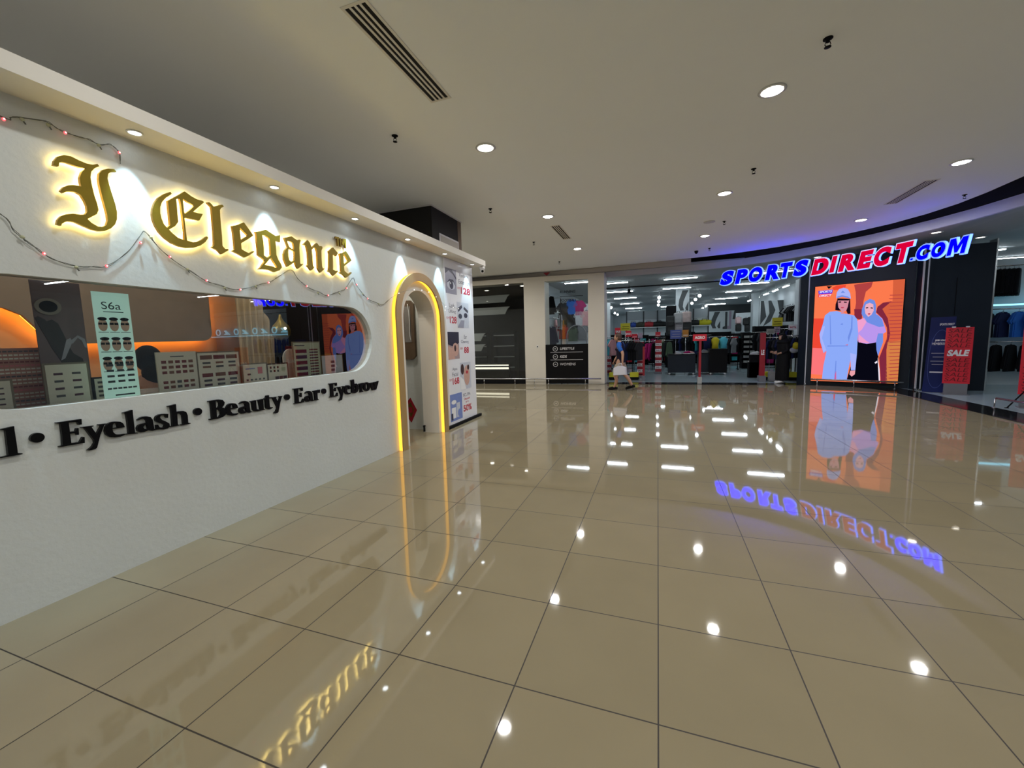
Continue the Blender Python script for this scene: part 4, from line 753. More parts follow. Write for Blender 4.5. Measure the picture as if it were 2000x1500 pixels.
# sheet of tiny samples, built in place of a reflection in the pane
X = -3.95; fr = wallX(X); ya, za = q(-50, 672); yb, _ = q(124, 680)
t = thing('sample_sheet', 'wide sheet standing in for a window reflection, rows of tiny red and dark samples', 'sample sheet', (X, 0, 1.166))
mb = MB(); mb.rect(ya, 1.166, yb, 1.56, fr, 0, .003, 'sheet_pink'); mb.build('sheet', t)
mb = MB(); cells(mb, fr, ya+.01, 1.18, yb-.01, 1.55, 16, 16, ['card','ink_maroon','card','ink_grey','card','ink_pink','card'], .0035, .8, .45); mb.build('samples', t)
# arched mirror
X = -3.80; fr = wallX(X); y, z = q(567, 700)
t = thing('arch_mirror', 'small white arched mirror behind the boards near the right end of the sill', 'mirror', (X, y, 1.166))
mb = MB(); o = [(y+.10,1.166)]+arc(y, 1.40, .10, 0, 180, 16)+[(y-.10,1.166)]; mb.prism([o], fr, 0, .012, 'white_plastic'); mb.build('frame', t)
mb = MB(); o = [(y+.085,1.18)]+arc(y, 1.40, .085, 0, 180, 16)+[(y-.085,1.18)]; mb.prism([o], fr, .0125, .0125, 'canopy_paint'); mb.build('glass', t)
# armchair and seated person seen behind the boards
X = -4.7; p = atX(290, 703, X)
t = thing('armchair', 'grey upholstered armchair back inside the shop behind the boards', 'armchair', (X-.2, p.y, 0))
mb = MB(); mb.bevbox((X+.22, p.y+.1, .78), (.14,.75,.78), 'grey_fabric', .06); mb.build('backrest', t)
mb = MB(); mb.bevbox((X-.1, p.y+.1, .40), (.6,.72,.14), 'grey_fabric', .05); mb.build('seat', t)
for s in (-1, 1):
    mb = MB(); mb.bevbox((X-.08, p.y+.1+s*.40, .48), (.58,.1,.3), 'grey_fabric', .04); mb.build('armrest', t)
    for s2 in (-.2, .15): mb = MB(); mb.box((X+s2-.1, p.y+.1+s*.38, .165), (.04,.04,.33), 'wood_panel'); mb.build('leg', t)
# ================================================================ SPORTS SHOP SIGN (letters on a curve)
OC = Vector((-0.664, 6.527)); RC = 6.1715
ss = thing('shop_sign', 'big glowing blue and red letters reading SPORTSDIRECT.COM above the sports shop', 'sign', (3.6, 11.0, 2.9))
LT = [('S',1.1433,.396,.415,'b'),('P',1.0811,.355,.415,'b'),('O',1.0207,.361,.415,'b'),('R',.9528,.36,.415,'b'),('T',.895,.32,.40,'b'),('S',.8397,.372,.41,'b'),
      ('D',.7674,.405,.40,'r'),('I',.7184,.19,.40,'r'),('R',.6719,.375,.40,'r'),('E',.6072,.355,.40,'r'),('C',.55,.36,.41,'r'),('T',.4808,.36,.42,'r'),('.',.4560,.09,.07,'b'),('C',.4224,.262,.30,'b'),('O',.3771,.265,.29,'b'),('M',.3218,.385,.31,'b')]
BZ = {0:2.975,1:2.97,2:2.972,3:2.972,4:2.985,5:2.975,6:2.945,7:2.942,8:2.93,9:2.925,10:2.915,11:2.905,12:2.915,13:2.892,14:2.888,15:2.872}
for i, (ch, t_, wd, ht, c) in enumerate(LT):
    P = OC + Vector((math.cos(t_), math.sin(t_)))*RC; u = Vector((math.sin(t_), -math.cos(t_), 0))
    fr = Fr((P.x, P.y, BZ[i]), u, (0,0,1)); g = 0.016
    mb = MB(); sh = 0.2
    if ch == '.':
        mb.prism([(-wd/2,0),(wd/2-.01,0),(wd/2,ht),(-wd/2+.01,ht)], fr, 0, .05, 'letter_rim'); mb.prism([(-wd/2+g,g),(wd/2-.01-g,g),(wd/2-g,ht-g),(-wd/2+.01+g,ht-g)], fr, .051, .051, 'letter_blue')
    elif ch == 'M':
        def mpoly(x0, x1, z0, z1, s_): return [(x0+(x1-x0-.2*(z1-z0))*u_+.2*(z1-z0)*v_, z0+(z1-z0)*v_) for u_, v_ in [(0,0),(0,1),(.31+s_,1),(.5,.52+s_),(.69-s_,1),(1,1),(1,0),(.75-s_,0),(.75-s_,.60-s_*2),(.58,.12),(.42,.12),(.25+s_,.60-s_*2),(.25+s_,0)]]
        mb.prism([mpoly(-wd/2-g*.7, wd/2+g*.7, -g*.7, ht+g*.7, .035)], fr, 0, .05, 'letter_rim', 'letter_side'); mb.prism([mpoly(-wd/2+g*.4, wd/2-g*.4, g*.6, ht-g*.6, -.005)], fr, .0515, .0515, 'letter_blue')
    else:
        text(mb, ch, fr, -wd/2-g*.6, -g*.7, ht+g*1.4, 'letter_rim' if c == 'b' else 'letter_rim_red', 0, wdt=wd+g*1.4, bold=.078, shear=sh, depth=.05, side='letter_side')
        text(mb, ch, fr, -wd/2+g*.55, g*.6, ht-g*1.2, 'letter_blue' if c == 'b' else 'letter_red', .0515, wdt=wd-g*.9, bold=.066, shear=sh)
    mb.build('letter', ss)

# ================================================================ VIDEO WALL
sc = thing('video_screen', 'tall bright video screen showing two women in sportswear on an orange background', 'screen', (5.06, 12.22, 0.12))
SZ0, SZ1 = 0.13, 2.82
mb = MB(); mb.rect(-.01, SZ0-.02, SWd+.01, SZ1+.01, SF, -.08, -.001, 'black_matte'); mb.build('housing', sc)
# picture traced in the crop (1435 x 1500 px of the region 1570..1790 x 530..760)
def hitS(zx, zy):
    px, py = 1570+zx/6.5227, 530+zy/6.5217; d = _ray(px, py); n = SF.n; t = ((SA-CAM).dot(n))/d.dot(n); p = CAM+d*t
    return (min(max((p-SA).dot(SF.u), 0), SWd), min(max(p.z, SZ0), SZ1))
SCR = {}
def sc_col(k, r, g, b, s=1.0):
    SCR[k] = emis('screen_'+k, S(r, g, b), s)
for k, c in dict(orange=(252,122,78), red=(240,72,52), brown=(178,66,66), rust=(214,96,62), wood=(214,128,70), pink=(252,118,122), sky=(140,170,248), sky2=(112,142,228), sky3=(168,180,250), lilac=(186,150,236), pinkl=(240,160,206), black=(8,8,20), hair=(24,10,26), face=(214,140,158), face2=(238,176,196), lip=(196,60,90), white=(240,235,250), blue=(70,60,230), redl=(240,60,90), hand=(236,160,170), shade=(130,40,62)).items(): sc_col(k, *c)
def sp_(mbx, pts, k, lay): mbx.prism([[hitS(*p) for p in pts]], SF, .001+.0006*lay, .001+.0006*lay, SCR[k])
mb = MB(); mb.rect(0, SZ0, SWd, SZ1, SF, 0.0005, 0.0005, SCR['orange'])
sp_(mb, [(120,600),(640,600),(640,980),(110,980)], 'red', 0)
sp_(mb, [(360,210),(420,180),(540,170),(520,230),(380,240)], 'red', 0)
sp_(mb, [(290,190),(360,190),(318,225)], 'black', 1)
sp_(mb, [(110,975),(290,985),(280,1320),(90,1310)], 'pink', 1)
sp_(mb, [(640,170),(880,130),(860,200),(790,260),(760,380),(740,600),(640,560),(665,400),(660,260)], 'brown', 1)
sp_(mb, [(1130,380),(1000,400),(930,470),(960,560),(1040,650),(1070,800),(1000,1000),(980,1450),(1220,1450),(1290,60),(1140,90)], 'rust', 1)
sp_(mb, [(1120,380),(1010,400),(940,450),(920,520),(1000,600),(1060,720),(1060,860),(1000,1000),(960,1100),(980,1430),(1060,1430),(1050,1000),(1100,800),(1070,600),(1000,480)], 'shade', 2)
sp_(mb, [(1060,900),(1245,880),(1220,1430),(1040,1430)], 'wood', 2)
sp_(mb, [(640,480),(740,480),(740,620),(650,600)], 'shade', 2)
for k in range(24):
    y_ = 300+k*46; sp_(mb, [(1090-(k%3)*15,y_),(1262-k*1.6,y_-6),(1262-k*1.6,y_+4),(1100,y_+9)], 'brown', 3)
# woman with scarf
sp_(mb, [(690,880),(945,880),(950,1120),(965,1420),(540,1400),(600,1200)], 'black', 4)
sp_(mb, [(680,630),(780,600),(900,520),(1000,600),(1030,700),(1050,770),(1000,800),(940,790),(945,900),(800,925),(695,900)], 'lilac', 5)
sp_(mb, [(680,630),(770,590),(800,640),(740,740),(695,780)], 'pinkl', 6)
sp_(mb, [(700,800),(790,880),(840,915),(700,905)], 'pinkl', 6)
sp_(mb, [(795,640),(900,540),(950,560),(1000,620),(1020,700),(960,710),(830,660)], 'sky2', 6)
sp_(mb, [(945,790),(1010,790),(1010,900),(970,1010),(945,1080),(925,1000),(920,900)], 'sky2', 6)
sp_(mb, [(940,1090),(965,1250),(970,1400),(955,1400),(945,1200)], 'white', 6)
sp_(mb, [(740,480),(775,390),(840,350),(900,370),(920,430),(920,540),(870,600),(790,640),(760,600),(735,540)], 'sky2', 6)
sp_(mb, [(790,420),(840,400),(885,420),(890,500),(860,555),(820,580),(785,540),(775,470)], 'face2', 7)
sp_(mb, [(790,460),(820,455),(820,470),(792,474)], 'hair', 8); sp_(mb, [(850,458),(880,462),(878,476),(850,472)], 'hair', 8); sp_(mb, [(815,535),(850,532),(842,550),(820,552)], 'lip', 8)
sp_(mb, [(900,1160),(935,1138),(935,1165),(910,1175)], 'white', 8)
# woman with cap
sp_(mb, [(230,1380),(250,1200),(280,1060),(300,940),(580,940),(600,1100),(570,1240),(545,1390),(420,1380),(395,1390)], 'sky', 8)
sp_(mb, [(405,1140),(415,1140),(405,1385),(385,1385)], 'sky2', 9); sp_(mb, [(395,1300),(412,1270),(412,1385),(385,1385)], 'redl', 9)
sp_(mb, [(270,560),(330,515),(420,505),(560,545),(640,560),(680,610),(690,800),(675,1060),(655,1260),(600,1260),(590,1040),(560,930),(480,950),(350,945),(290,1010),(250,1040),(210,900),(200,800),(240,680)], 'sky', 9)
sp_(mb, [(330,560),(338,560),(350,930),(335,930)], 'sky2', 10); sp_(mb, [(608,560),(622,580),(618,740),(570,900),(560,840),(600,720)], 'sky2', 10); sp_(mb, [(240,700),(200,810),(250,1030),(285,1000),(230,850),(270,700)], 'sky3', 10)
sp_(mb, [(300,945),(560,945),(562,955),(300,957)], 'sky2', 11); sp_(mb, [(590,1040),(670,1060),(655,1250),(600,1250)], 'sky3', 10)
sp_(mb, [(465,680),(490,655),(500,682)], 'sky2', 12)
sp_(mb, [(590,1265),(655,1262),(650,1310),(610,1340),(580,1310)], 'hand', 12)
sp_(mb, [(405,420),(430,350),(590,350),(595,540),(560,545),(540,500),(440,500),(400,495)], 'hair', 10)
sp_(mb, [(430,350),(580,350),(560,450),(540,500),(500,520),(548,545),(470,540),(480,510),(440,460)], 'face', 11)
sp_(mb, [(425,345),(585,350),(570,372),(430,372)], 'hair', 12); sp_(mb, [(440,385),(475,382),(475,398),(442,400)], 'hair', 12); sp_(mb, [(510,385),(548,388),(546,402),(512,400)], 'hair', 12); sp_(mb, [(470,455),(515,455),(500,472),(478,470)], 'lip', 12)
sp_(mb, [(412,330),(420,270),(450,225),(510,208),(560,225),(590,280),(600,350),(560,330),(490,315),(440,330),(418,350)], 'sky3', 13); sp_(mb, [(412,335),(440,315),(490,305),(560,320),(600,350),(560,340),(490,325),(440,338)], 'sky2', 14)
sp_(mb, [(470,275),(495,245),(530,275)], 'sky2', 14)
sp_(mb, [(185,250),(368,232),(362,280),(190,290)], 'blue', 12); sp_(mb, [(185,290),(360,280),(330,325),(185,332)], 'redl', 12)
a0 = hitS(198, 282); a1 = hitS(358, 272); text(mb, 'SPORTS', SF, a0[0], a0[1]+.004, .062, SCR['white'], .011, wdt=a1[0]-a0[0], bold=.03, shear=.2)
a0 = hitS(196, 328); a1 = hitS(352, 320); text(mb, 'DIRECT', SF, a0[0], a0[1], .062, SCR['white'], .011, wdt=a1[0]-a0[0], bold=.03, shear=.2)
mb.build('picture', sc)

# ================================================================ low steel bumper rails
def rail(name, pts, posts, label):
    t = thing(name, label, 'rail', (pts[0][0], pts[0][1], 0))
    mbx = MB(); mbx.tube([(x,y,.19) for x, y in pts], .022, 'steel', 10); mbx.build('bar', t)
    for x, y in posts: mbx = MB(); mbx.tube([(x,y,.006),(x,y,.175)], .012, 'steel', 8); mbx.lathe([(.035,0),(.035,.008),(0,.008)], 'steel', 12, Fr((x,y,.006),(1,0,0),(0,1,0))); mbx.build('post', t)
rail('bumper_rail', [(-9,11.75),(-6.25,11.93),(-4.4,12.03),(-1.78,12.22)], [(x, 11.93+(x+6.25)*.0648) for x in (-8.2,-6.6,-5.9,-4.75,-4.05,-3.55,-2.3)], 'low steel rail along the foot of the dark shop windows and beige piers')
rail('bumper_rail', [(4.15,12.42),(5.05,12.05),(5.95,11.65)], [(4.3,12.36),(5.05,12.05),(5.8,11.72)], 'low steel rail in front of the video screen')
rail('bumper_rail', [(6.03,8.72),(6.1,7.9),(6.1,4)], [(6.03,8.75),(6.1,7.6)], 'low steel rail at the right edge of the picture')

# ================================================================ stands in the entrance
def sale_stand(x, y, rz, label):
    t = thing('sale_stand', label, 'sign', (x, y, 0.004), rz, 'red sale stands')
    L = Fr((x,y,0), (math.cos(rz),math.sin(rz),0), (0,0,1))
    mbx = MB(); mbx.rect(-.19, .02, .19, .26, L, -.03, .03, 'base_grey'); mbx.rect(-.21,.004,.21,.02,L,-.13,.13,'base_grey'); mbx.build('base', t)
    mbx = MB(); mbx.rect(-.22, .26, .22, 1.55, L, -.012, .012, 'sale_red')
    for r in range(11):
        z = .31+r*.112
        if r in (5, 6): continue
        text(mbx, 'SALE', L, -.19, z, .092, 'sale_dark', .0128, wdt=.38, bold=.0, shear=.2); 
    mbx.build('panel', t)
    mbx = MB(); text(mbx, 'SALE', L, -.18, .895, .145, 'sale_white', .014, wdt=.36, bold=.05, shear=.2); mbx.build('lettering', t)
    for s in (-.1, .12): mbx = MB(); mbx.rect(s-.03, 1.545, s+.03, 1.575, L, -.016, .016, 'white_plastic'); mbx.build('clip', t)
    return t
sale_stand(6.49, 10.75, -0.30, 'red SALE stand on a grey base beside the slanted blue banner')
sale_stand(6.62, 8.80, -0.35, 'red SALE stand cut off by the right edge of the picture')
L = Fr((6.30,11.12,0.01), (math.cos(-.45),math.sin(-.45),0), (0.05,0.02,1.0))
t = thing('banner_stand', 'tall dark blue banner with white text and oval outline beside the SALE stand', 'banner', (6.3,11.1,0.0))
mb = MB(); mb.rect(-.21, 0.0, .21, 1.80, L, -.008, .008, 'banner_blue'); mb.build('panel', t)
mb = MB(); ov = [(.17*math.cos(2*pi*k/40), .80+.70*(abs(math.sin(2*pi*k/40))**.8)*(1 if math.sin(2*pi*k/40) > 0 else -1)) for k in range(40)]; ov2 = [(x*.965, .80+(z-.80)*.99) for x, z in ov]
mb.prism([ov, ov2], L, .009, .0095, 'blue_card')
text(mb, 'SPORTS DIRECT', L, -.05, 1.60, .05, 'sale_white', .0095, wdt=.24, bold=.03)
text(mb, 'JOIN OUR', L, 0, 1.22, .05, 'sale_white', .0095, wdt=.19, bold=.04, center=True); text(mb, 'MEMBERSHIP', L, 0, 1.14, .055, 'sale_white', .0095, wdt=.27, bold=.04, center=True)
for k, z in enumerate((.93,.84,.74,.66)): mb.rect(-.13+.03*(k%2), z, .13-.04*(k%2), z+.018, L, .0095, .0095, 'ph_grey')
mb.rect(-.12,.47,.12,.50, L, .0095,.0095,'sale_white'); mb.build('lettering', t)
mb = MB(); mb.tube([L(0,1.0,-.01), (6.42,11.35,.012)], .012, 'black_matte'); mb.build('strut', t)
t = thing('stanchion', 'dark slanting rod of a stand in front of the right red SALE stand', 'stand', (6.1,8.6,0))
a = atZ(1966, 797, .006); mb = MB(); mb.tube([a, Vector((6.55,8.32,.93))], .011, 'black_matte'); mb.lathe([(.03,0),(.03,.01),(0,.012)], 'black_matte', 12, Fr(a,(1,0,0),(0,1,0))); mb.build('rod', t)
mb = MB(); mb.tube([(6.55,8.32,.93),(6.95,8.42,.006)], .011, 'black_matte'); mb.build('rod', t)

# ================================================================ shop window with the category list
t = thing('category_panel', 'black panel under the sports shop window listing LIFESTYLE, KIDS and WOMENS', 'sign', (-2.93,12.36,0))
CF = Fr((-3.66,12.17,0), (1.45,.12,0), (0,0,1))
mb = MB(); mb.rect(0.005, .02, 1.448, 1.36, CF, -.06, -.01, 'black_gloss'); mb.build('panel', t)
for i, (wd_, z) in enumerate((('LIFESTYLE',1.17),('KIDS',.90),('WOMENS',.64))):
    mb = MB(); text(mb, wd_, CF, .50, z, .085, 'fascia_grey', -.008, bold=.02, shear=.15); mb.build('lettering', t)
    mb = MB(); c = (.34, z+.04); mb.prism([[ (c[0]+.085*math.cos(k*pi/12), c[1]+.085*math.sin(k*pi/12)) for k in range(24)], [(c[0]+.07*math.cos(k*pi/12), c[1]+.07*math.sin(k*pi/12)) for k in range(24)]], CF, -.009, -.009, 'fascia_grey'); mb.rect(c[0]-.03,c[1]-.012,c[0]+.03,c[1]+.012,CF,-.009,-.009,'fascia_grey'); mb.build('badge', t)
    if i: mb = MB(); mb.rect(.17, z+.185, 1.28, z+.195, CF, -.009, -.009, 'fascia_grey'); mb.build('line', t)
t = thing('window_lettering', 'dark lettering RUNNING and FOOTBALL stuck high on the sports shop window', 'lettering', (-2.9,12.3,3))
CF = Fr((-3.66,12.30,0), (1.45,.12,0), (0,0,1))
mb = MB(); text(mb, 'RUNNING', CF, .50, 3.08, .085, 'black_matte', .004, bold=.02, shear=.15); mb.build('lettering', t)
mb = MB(); text(mb, 'FOOTBALL', CF, .50, 2.79, .085, 'black_matte', .004, bold=.02, shear=.15); mb.rect(.5,2.96,1.28,2.975,CF,.004,.004,'black_matte'); mb.build('lettering', t)
mb = MB(); mb.rect(-3.98,1.26,-3.92,1.34, Fr((0,12.4835,0),(1,.083,0),(0,0,1)), 0, .012, 'white_plastic'); mb.rect(-3.965,1.28,-3.935,1.32, Fr((0,12.4835,0),(1,.083,0),(0,0,1)), .012, .018, 'black_matte')
tag(mb.build('key_switch'), 'small key switch on the wide beige pier', 'switch')
# canopy camera
c = Vector((-3.26,5.99,2.93))
t = thing('security_camera', 'small white security camera under the far end of the shop canopy', 'camera', c)
mb = MB(); mb.lathe([(.0,.055),(.05,.055),(.05,.0),(.035,-.01),(0,-.01)][::-1], 'white_plastic', 16, Fr(c,(1,0,0),(0,1,0))); mb.build('mount', t)
d = (CAM-c).normalized(); fr = Fr(c+Vector((0,0,-.045))-d*.05, d.cross(Vector((0,0,1))), d.cross(Vector((0,0,1))).cross(-d) if False else Vector((0,0,1)).cross(d).cross(d)*-1)
mb = MB(); mb.tube([c+Vector((0,0,-.04))-d*.05, c+Vector((0,0,-.04))+d*.05], .042, 'white_plastic', 16); mb.build('housing', t)
mb = MB(); mb.tube([c+Vector((0,0,-.04))+d*.0505, c+Vector((0,0,-.04))+d*.056], .024, 'black_gloss', 14); mb.build('lens', t)
# ================================================================ LIGHTS IN THE SPORTS SHOP
tl = thing('tube_light', 'x', 'tube light', (0,0,0), 0, 'straight tube lights in the sports shop ceiling')
mb = MB(); mb.bbox((-.6,-.045,.02),(.6,.045,.06),'white_metal'); mb.build('housing', tl)
mb = MB(); mb.bbox((-.59,-.035,-.0),(.59,.035,.019),'tube_light'); mb.build('diffuser', tl)
TB = []
for cx, nm in ((-1.75,'left'),(0.78,'middle'),(3.85,'right')):
    for k, y in enumerate((15.65,19.0,22.4,26.4,31.0,35.2,39.6)):
        if nm == 'middle' and y in (22.4, 26.4): continue
        TB.append((cx, y, 'straight white tube light, %s from the front in the %s row of the shop ceiling' % (ORD[k], nm)))
for k, y in enumerate((6.0, 10.6, 13.0, 16.4, 19.8, 23.2)): TB.append((10.6, y, 'straight white tube light, %s along the right hand room of the sports shop' % ORD[k]))
TB.append((8.6, 14.3, 'straight white tube light above the black clothes at the right edge of the picture'))
TB.append((-2.9, 14.7, 'straight white tube light in front of the clothes in the category window'))
for k, y in enumerate((-6,-2,2)): TB.append((9.5, y, 'straight white tube light beyond the right edge of the picture, %s of three' % ORD[k]))
for i, (x, y, l) in enumerate(TB):
    if i == 0: tl.location = (x, y, 3.70); tl['label'] = l
    else: dup(tl, (x, y, 3.70), label=l)
sl = thing('spot_light', 'x', 'spotlight', (0,0,0), 0, 'track spotlights in the sports shop')
mb = MB(); mb.tube([(0,0,.10),(0,-.06,.03),(0,-.1,-.03)], .05, 'white_metal', 12); mb.tube([(0,0,.1),(0,0,.262)], .012, 'white_metal', 6); mb.build('housing', sl)
mb = MB(); mb.ball((0,-.105,-.035), (.075,.05,.075), 'lamp_cool', 12, 8); mb.build('lens', sl)
SPT = [(5.1,26.5),(5.12,24.5),(5.12,22.5),(5.12,20.8),(5.15,19.1),(0.03,20.5),(0.02,22.95),(0,25.5),(1.89,20.8),(1.87,22.9),(1.89,25.6),(2.95,28.6),(3.0,31.2),(-2.83,23.5),(-2.84,25.7),(-3.2,31.9),(-3.2,34.2)]
rows = ['right wall track']*5+['short track left of the striped pillar']*3+['short track right of the striped pillar']*3+['far track right of the middle']*2+['left wall track']*4
cnt = {}
for i, y in enumerate((19.1,20.8,22.5,24.5,26.5)): dup(tl, (5.1, y, 3.50), pi/2, 'short bright tube light, %s from the front in the slanting row on the right' % ORD[i], scale=(.62,1,1))
mb = MB()
for y in (19.1,20.8,22.5,24.5,26.5): mb.tube([(5.1,y,3.555),(5.1,y,3.757)], .012, 'white_metal', 6)
mb.bbox((5.07,18.6,3.556),(5.13,27,3.58),'white_metal'); tag(mb.build('light_track'), 'long white light track carrying the slanting row of short tube lights', 'track')
SPT = SPT[5:]; rows = rows[5:]
for i, (x, y) in enumerate(SPT):
    cnt[rows[i]] = cnt.get(rows[i], 0)+1; l = 'white spotlight, %s on the %s' % (ORD[cnt[rows[i]]-1], rows[i])
    if i == 0: sl.location = (x, y, 3.5); sl['label'] = l
    else: dup(sl, (x, y, 3.5), label=l)
for i, (x, y, l) in enumerate([(6.05,11.0,'round ceiling lamp of the sports shop seen just above the letters C and O'),(7.49,12.2,'round ceiling lamp of the sports shop right of the letter M'),(4.45,13.3,'round ceiling lamp behind the letters T and S of the big sign')]):
    dup(dl, (x, y, 3.757), label=l, group='round lamps in the sports shop ceiling')

# ================================================================ fittings, walls and graphics
def boxthing(name, label, cat, a, b, m, group=None):
    mbx = MB(); mbx.bbox(a, b, m); return tag(mbx.build(name), label, cat, group)
def swoosh(mbx, fr, x0, z0, x1, z1, c):
    w_, h = x1-x0, z1-z0; q = lambda u, v: (x0+u*w_, z0+v*h)
    mbx.prism([[q(.45,1),(q(.95,1)),q(.75,.75),q(.55,.45),q(.5,.2),q(.62,0),q(.28,0),q(.12,.25),q(.18,.55),q(.34,.8)]], fr, c, c, 'graphic_grey')
    mbx.prism([[q(.7,.12),q(.85,.3),q(.98,.45),q(.98,0),q(.8,0)]], fr, c, c, 'graphic_grey')
a = atY(1320,600,20.0); b = atY(1346,600,20.0); c_ = atY(1483,600,19); 
mb = MB(); mb.bbox((a.x,20.0,0),(b.x,20.5,3.76),'store_white'); swoosh(mb, wallY(19.99), a.x+.05, 2.75, b.x-.02, 3.7, .002); tag(mb.build('pillar'), 'white square pillar with a dark curved stripe graphic inside the shop', 'pillar')
a = atY(1471,600,24.0); b = atY(1482,600,24.0)
mb = MB(); mb.bbox((a.x,24.0,0),(b.x,24.6,3.76),'store_white'); tag(mb.build('pillar'), 'narrow plain white pillar at the far end of the shop right side', 'pillar')
a = atY(1561,560,14.6); b = atY(1574,560,14.6)
mb = MB(); mb.bbox((a.x,14.6,0),(a.x+.22,15.0,3.3),'store_white'); tag(mb.build('pillar'), 'white panel edge nearest the video screen on the right wall of the shop', 'pillar')
# back display wall with bags
Y = 29.0
a = atY(1224,612,Y); b = atY(1384,607,Y)
t = thing('display_unit', 'long white display wall with grey frame behind the gym bags', 'display wall', (0,Y,0))
mb = MB(); mb.bbox((a.x,Y,0),(b.x,Y+.1,3.0),'store_white'); mb.build('panel', t)
mb = MB(); mb.bbox((a.x,Y-.03,2.75),(b.x,Y,3.35),'store_wall'); mb.build('header', t)
for px in (1224,1257,1284,1310,1354,1383): p = atY(px,640,Y); mb = MB(); mb.bbox((p.x-.04,Y-.08,0),(p.x+.04,Y-.03,3.35),'graphic_grey'); mb.build('upright', t)
mb = MB(); mb.bbox((a.x,Y-.45,2.18),(b.x,Y-.03,2.22),'white_metal'); mb.build('shelf', t)
mb = MB(); mb.bbox((a.x,Y-.45,1.4),(b.x,Y-.03,1.43),'white_metal'); mb.build('shelf', t)
# gym bags on the shelf
mm('bag_blue',(.03,.08,.4),.6); mm('bag_camo',(.06,.06,.04),.8,noise=.6,nscale=12); mm('bag_red',(.5,.03,.04),.6); mm('bag_black',(.012,.014,.014),.6); mm('bag_yellow',(.6,.55,.01),.6); mm('bag_grey',(.3,.3,.3),.8)
for px, wd_, m, l in ((1237,.45,'bag_blue','blue'),(1252,.8,'bag_camo','camouflage'),(1267,.85,'bag_red','red'),(1287,1.05,'bag_black','black'),(1357,.85,'bag_black','second black'),(1375,.9,'bag_yellow','yellow')):
    p = atY(px, 637, Y-.25); t = thing('gym_bag', l+' gym bag on the white display wall at the back of the shop', 'bag', (p.x, Y-.25, 2.22), 0, 'gym bags on the back wall')
    mb = MB(); mb.tube([(p.x-wd_/2,Y-.25,2.36),(p.x-wd_*.42,Y-.25,2.39),(p.x,Y-.25,2.42),(p.x+wd_*.42,Y-.25,2.39),(p.x+wd_/2,Y-.25,2.36)], [.06,.16,.19,.16,.06], m, 12); mb.build('body', t)
    mb = MB(); mb.tube([(p.x-.15,Y-.42,2.5),(p.x-.12,Y-.35,2.66),(p.x+.12,Y-.35,2.66),(p.x+.15,Y-.42,2.5)], .014, 'black_matte', 6); mb.build('handle', t)
# graphic walls at the back right
def graphic(name, label, px0, px1, py0, py1, Y, kind):
    a = atY(px0,py1,Y); b = atY(px1,py0,Y); mbx = MB(); mbx.bbox((a.x,Y,max(a.z,0)),(b.x,Y+.08,b.z),'store_white'); fr = wallY(Y); W_ = b.x-a.x; H_ = b.z-a.z
    q = lambda u, v: (a.x+u*W_, a.z+v*H_)
    if kind == 1:
        swoosh(mbx, fr, a.x+.05, a.z+H_*.2, a.x+W_*.42, b.z-.05, .003)
        mbx.prism([[q(.5,.15),q(.66,.15),q(.66,.95),q(.58,.95),q(.58,.3),q(.5,.25)]], fr, .003, .003, 'graphic_grey'); mbx.prism([[q(.66,.15),q(.8,.15),q(.8,.98),q(.72,.98),q(.72,.3),q(.66,.3)]], fr, .003, .003, 'lilac')
        mbx.prism([[q(.84,.6),q(1,.6),q(1,1),q(.9,1)]], fr, .003, .003, 'graphic_grey')
    if kind == 2:
        mbx.prism([[q(0,.25),q(.2,.5),q(.1,1),q(0,1)]], fr, .003, .003, 'graphic_grey'); mbx.prism([[q(.1,.2),q(.35,.35),q(.5,.7),q(.35,1),q(.25,1),q(.3,.6)]], fr, .003, .003, 'graphic_grey'); mbx.prism([[q(.5,.2),q(.75,.3),q(.95,1),q(.55,1),q(.65,.6)]], fr, .003, .003, 'graphic_grey'); mbx.prism([[q(.0,.0),q(1,.0),q(1,.08),q(0,.08)]], fr, .003, .003, 'graphic_grey')
    return tag(mbx.build(name), label, 'wall graphic')
graphic('wall_graphic', 'white wall with bold grey curved stripes at the back of the shop', 1384, 1440, 606, 650, 33.0, 1)
graphic('wall_graphic', 'white wall with broken grey shapes behind the yellow sign on the right', 1484, 1545, 585, 650, 22.0, 2)
a = atY(1384,606,33.0); mb = MB(); mb.bbox((a.x,33.09,3.0),(a.x+4,33.4,3.755),'graphic_grey'); tag(mb.build('bulkhead'), 'dark bulkhead above the striped wall graphic at the back of the shop', 'bulkhead')
mb = MB(); a = atY(1436,660,28.0); b = atY(1471,610,28.0); mb.bbox((a.x,28,0),(b.x,28.1,b.z),'store_white'); tag(mb.build('display_unit'), 'plain white display wall with black backpacks left of the narrow pillar', 'display wall')

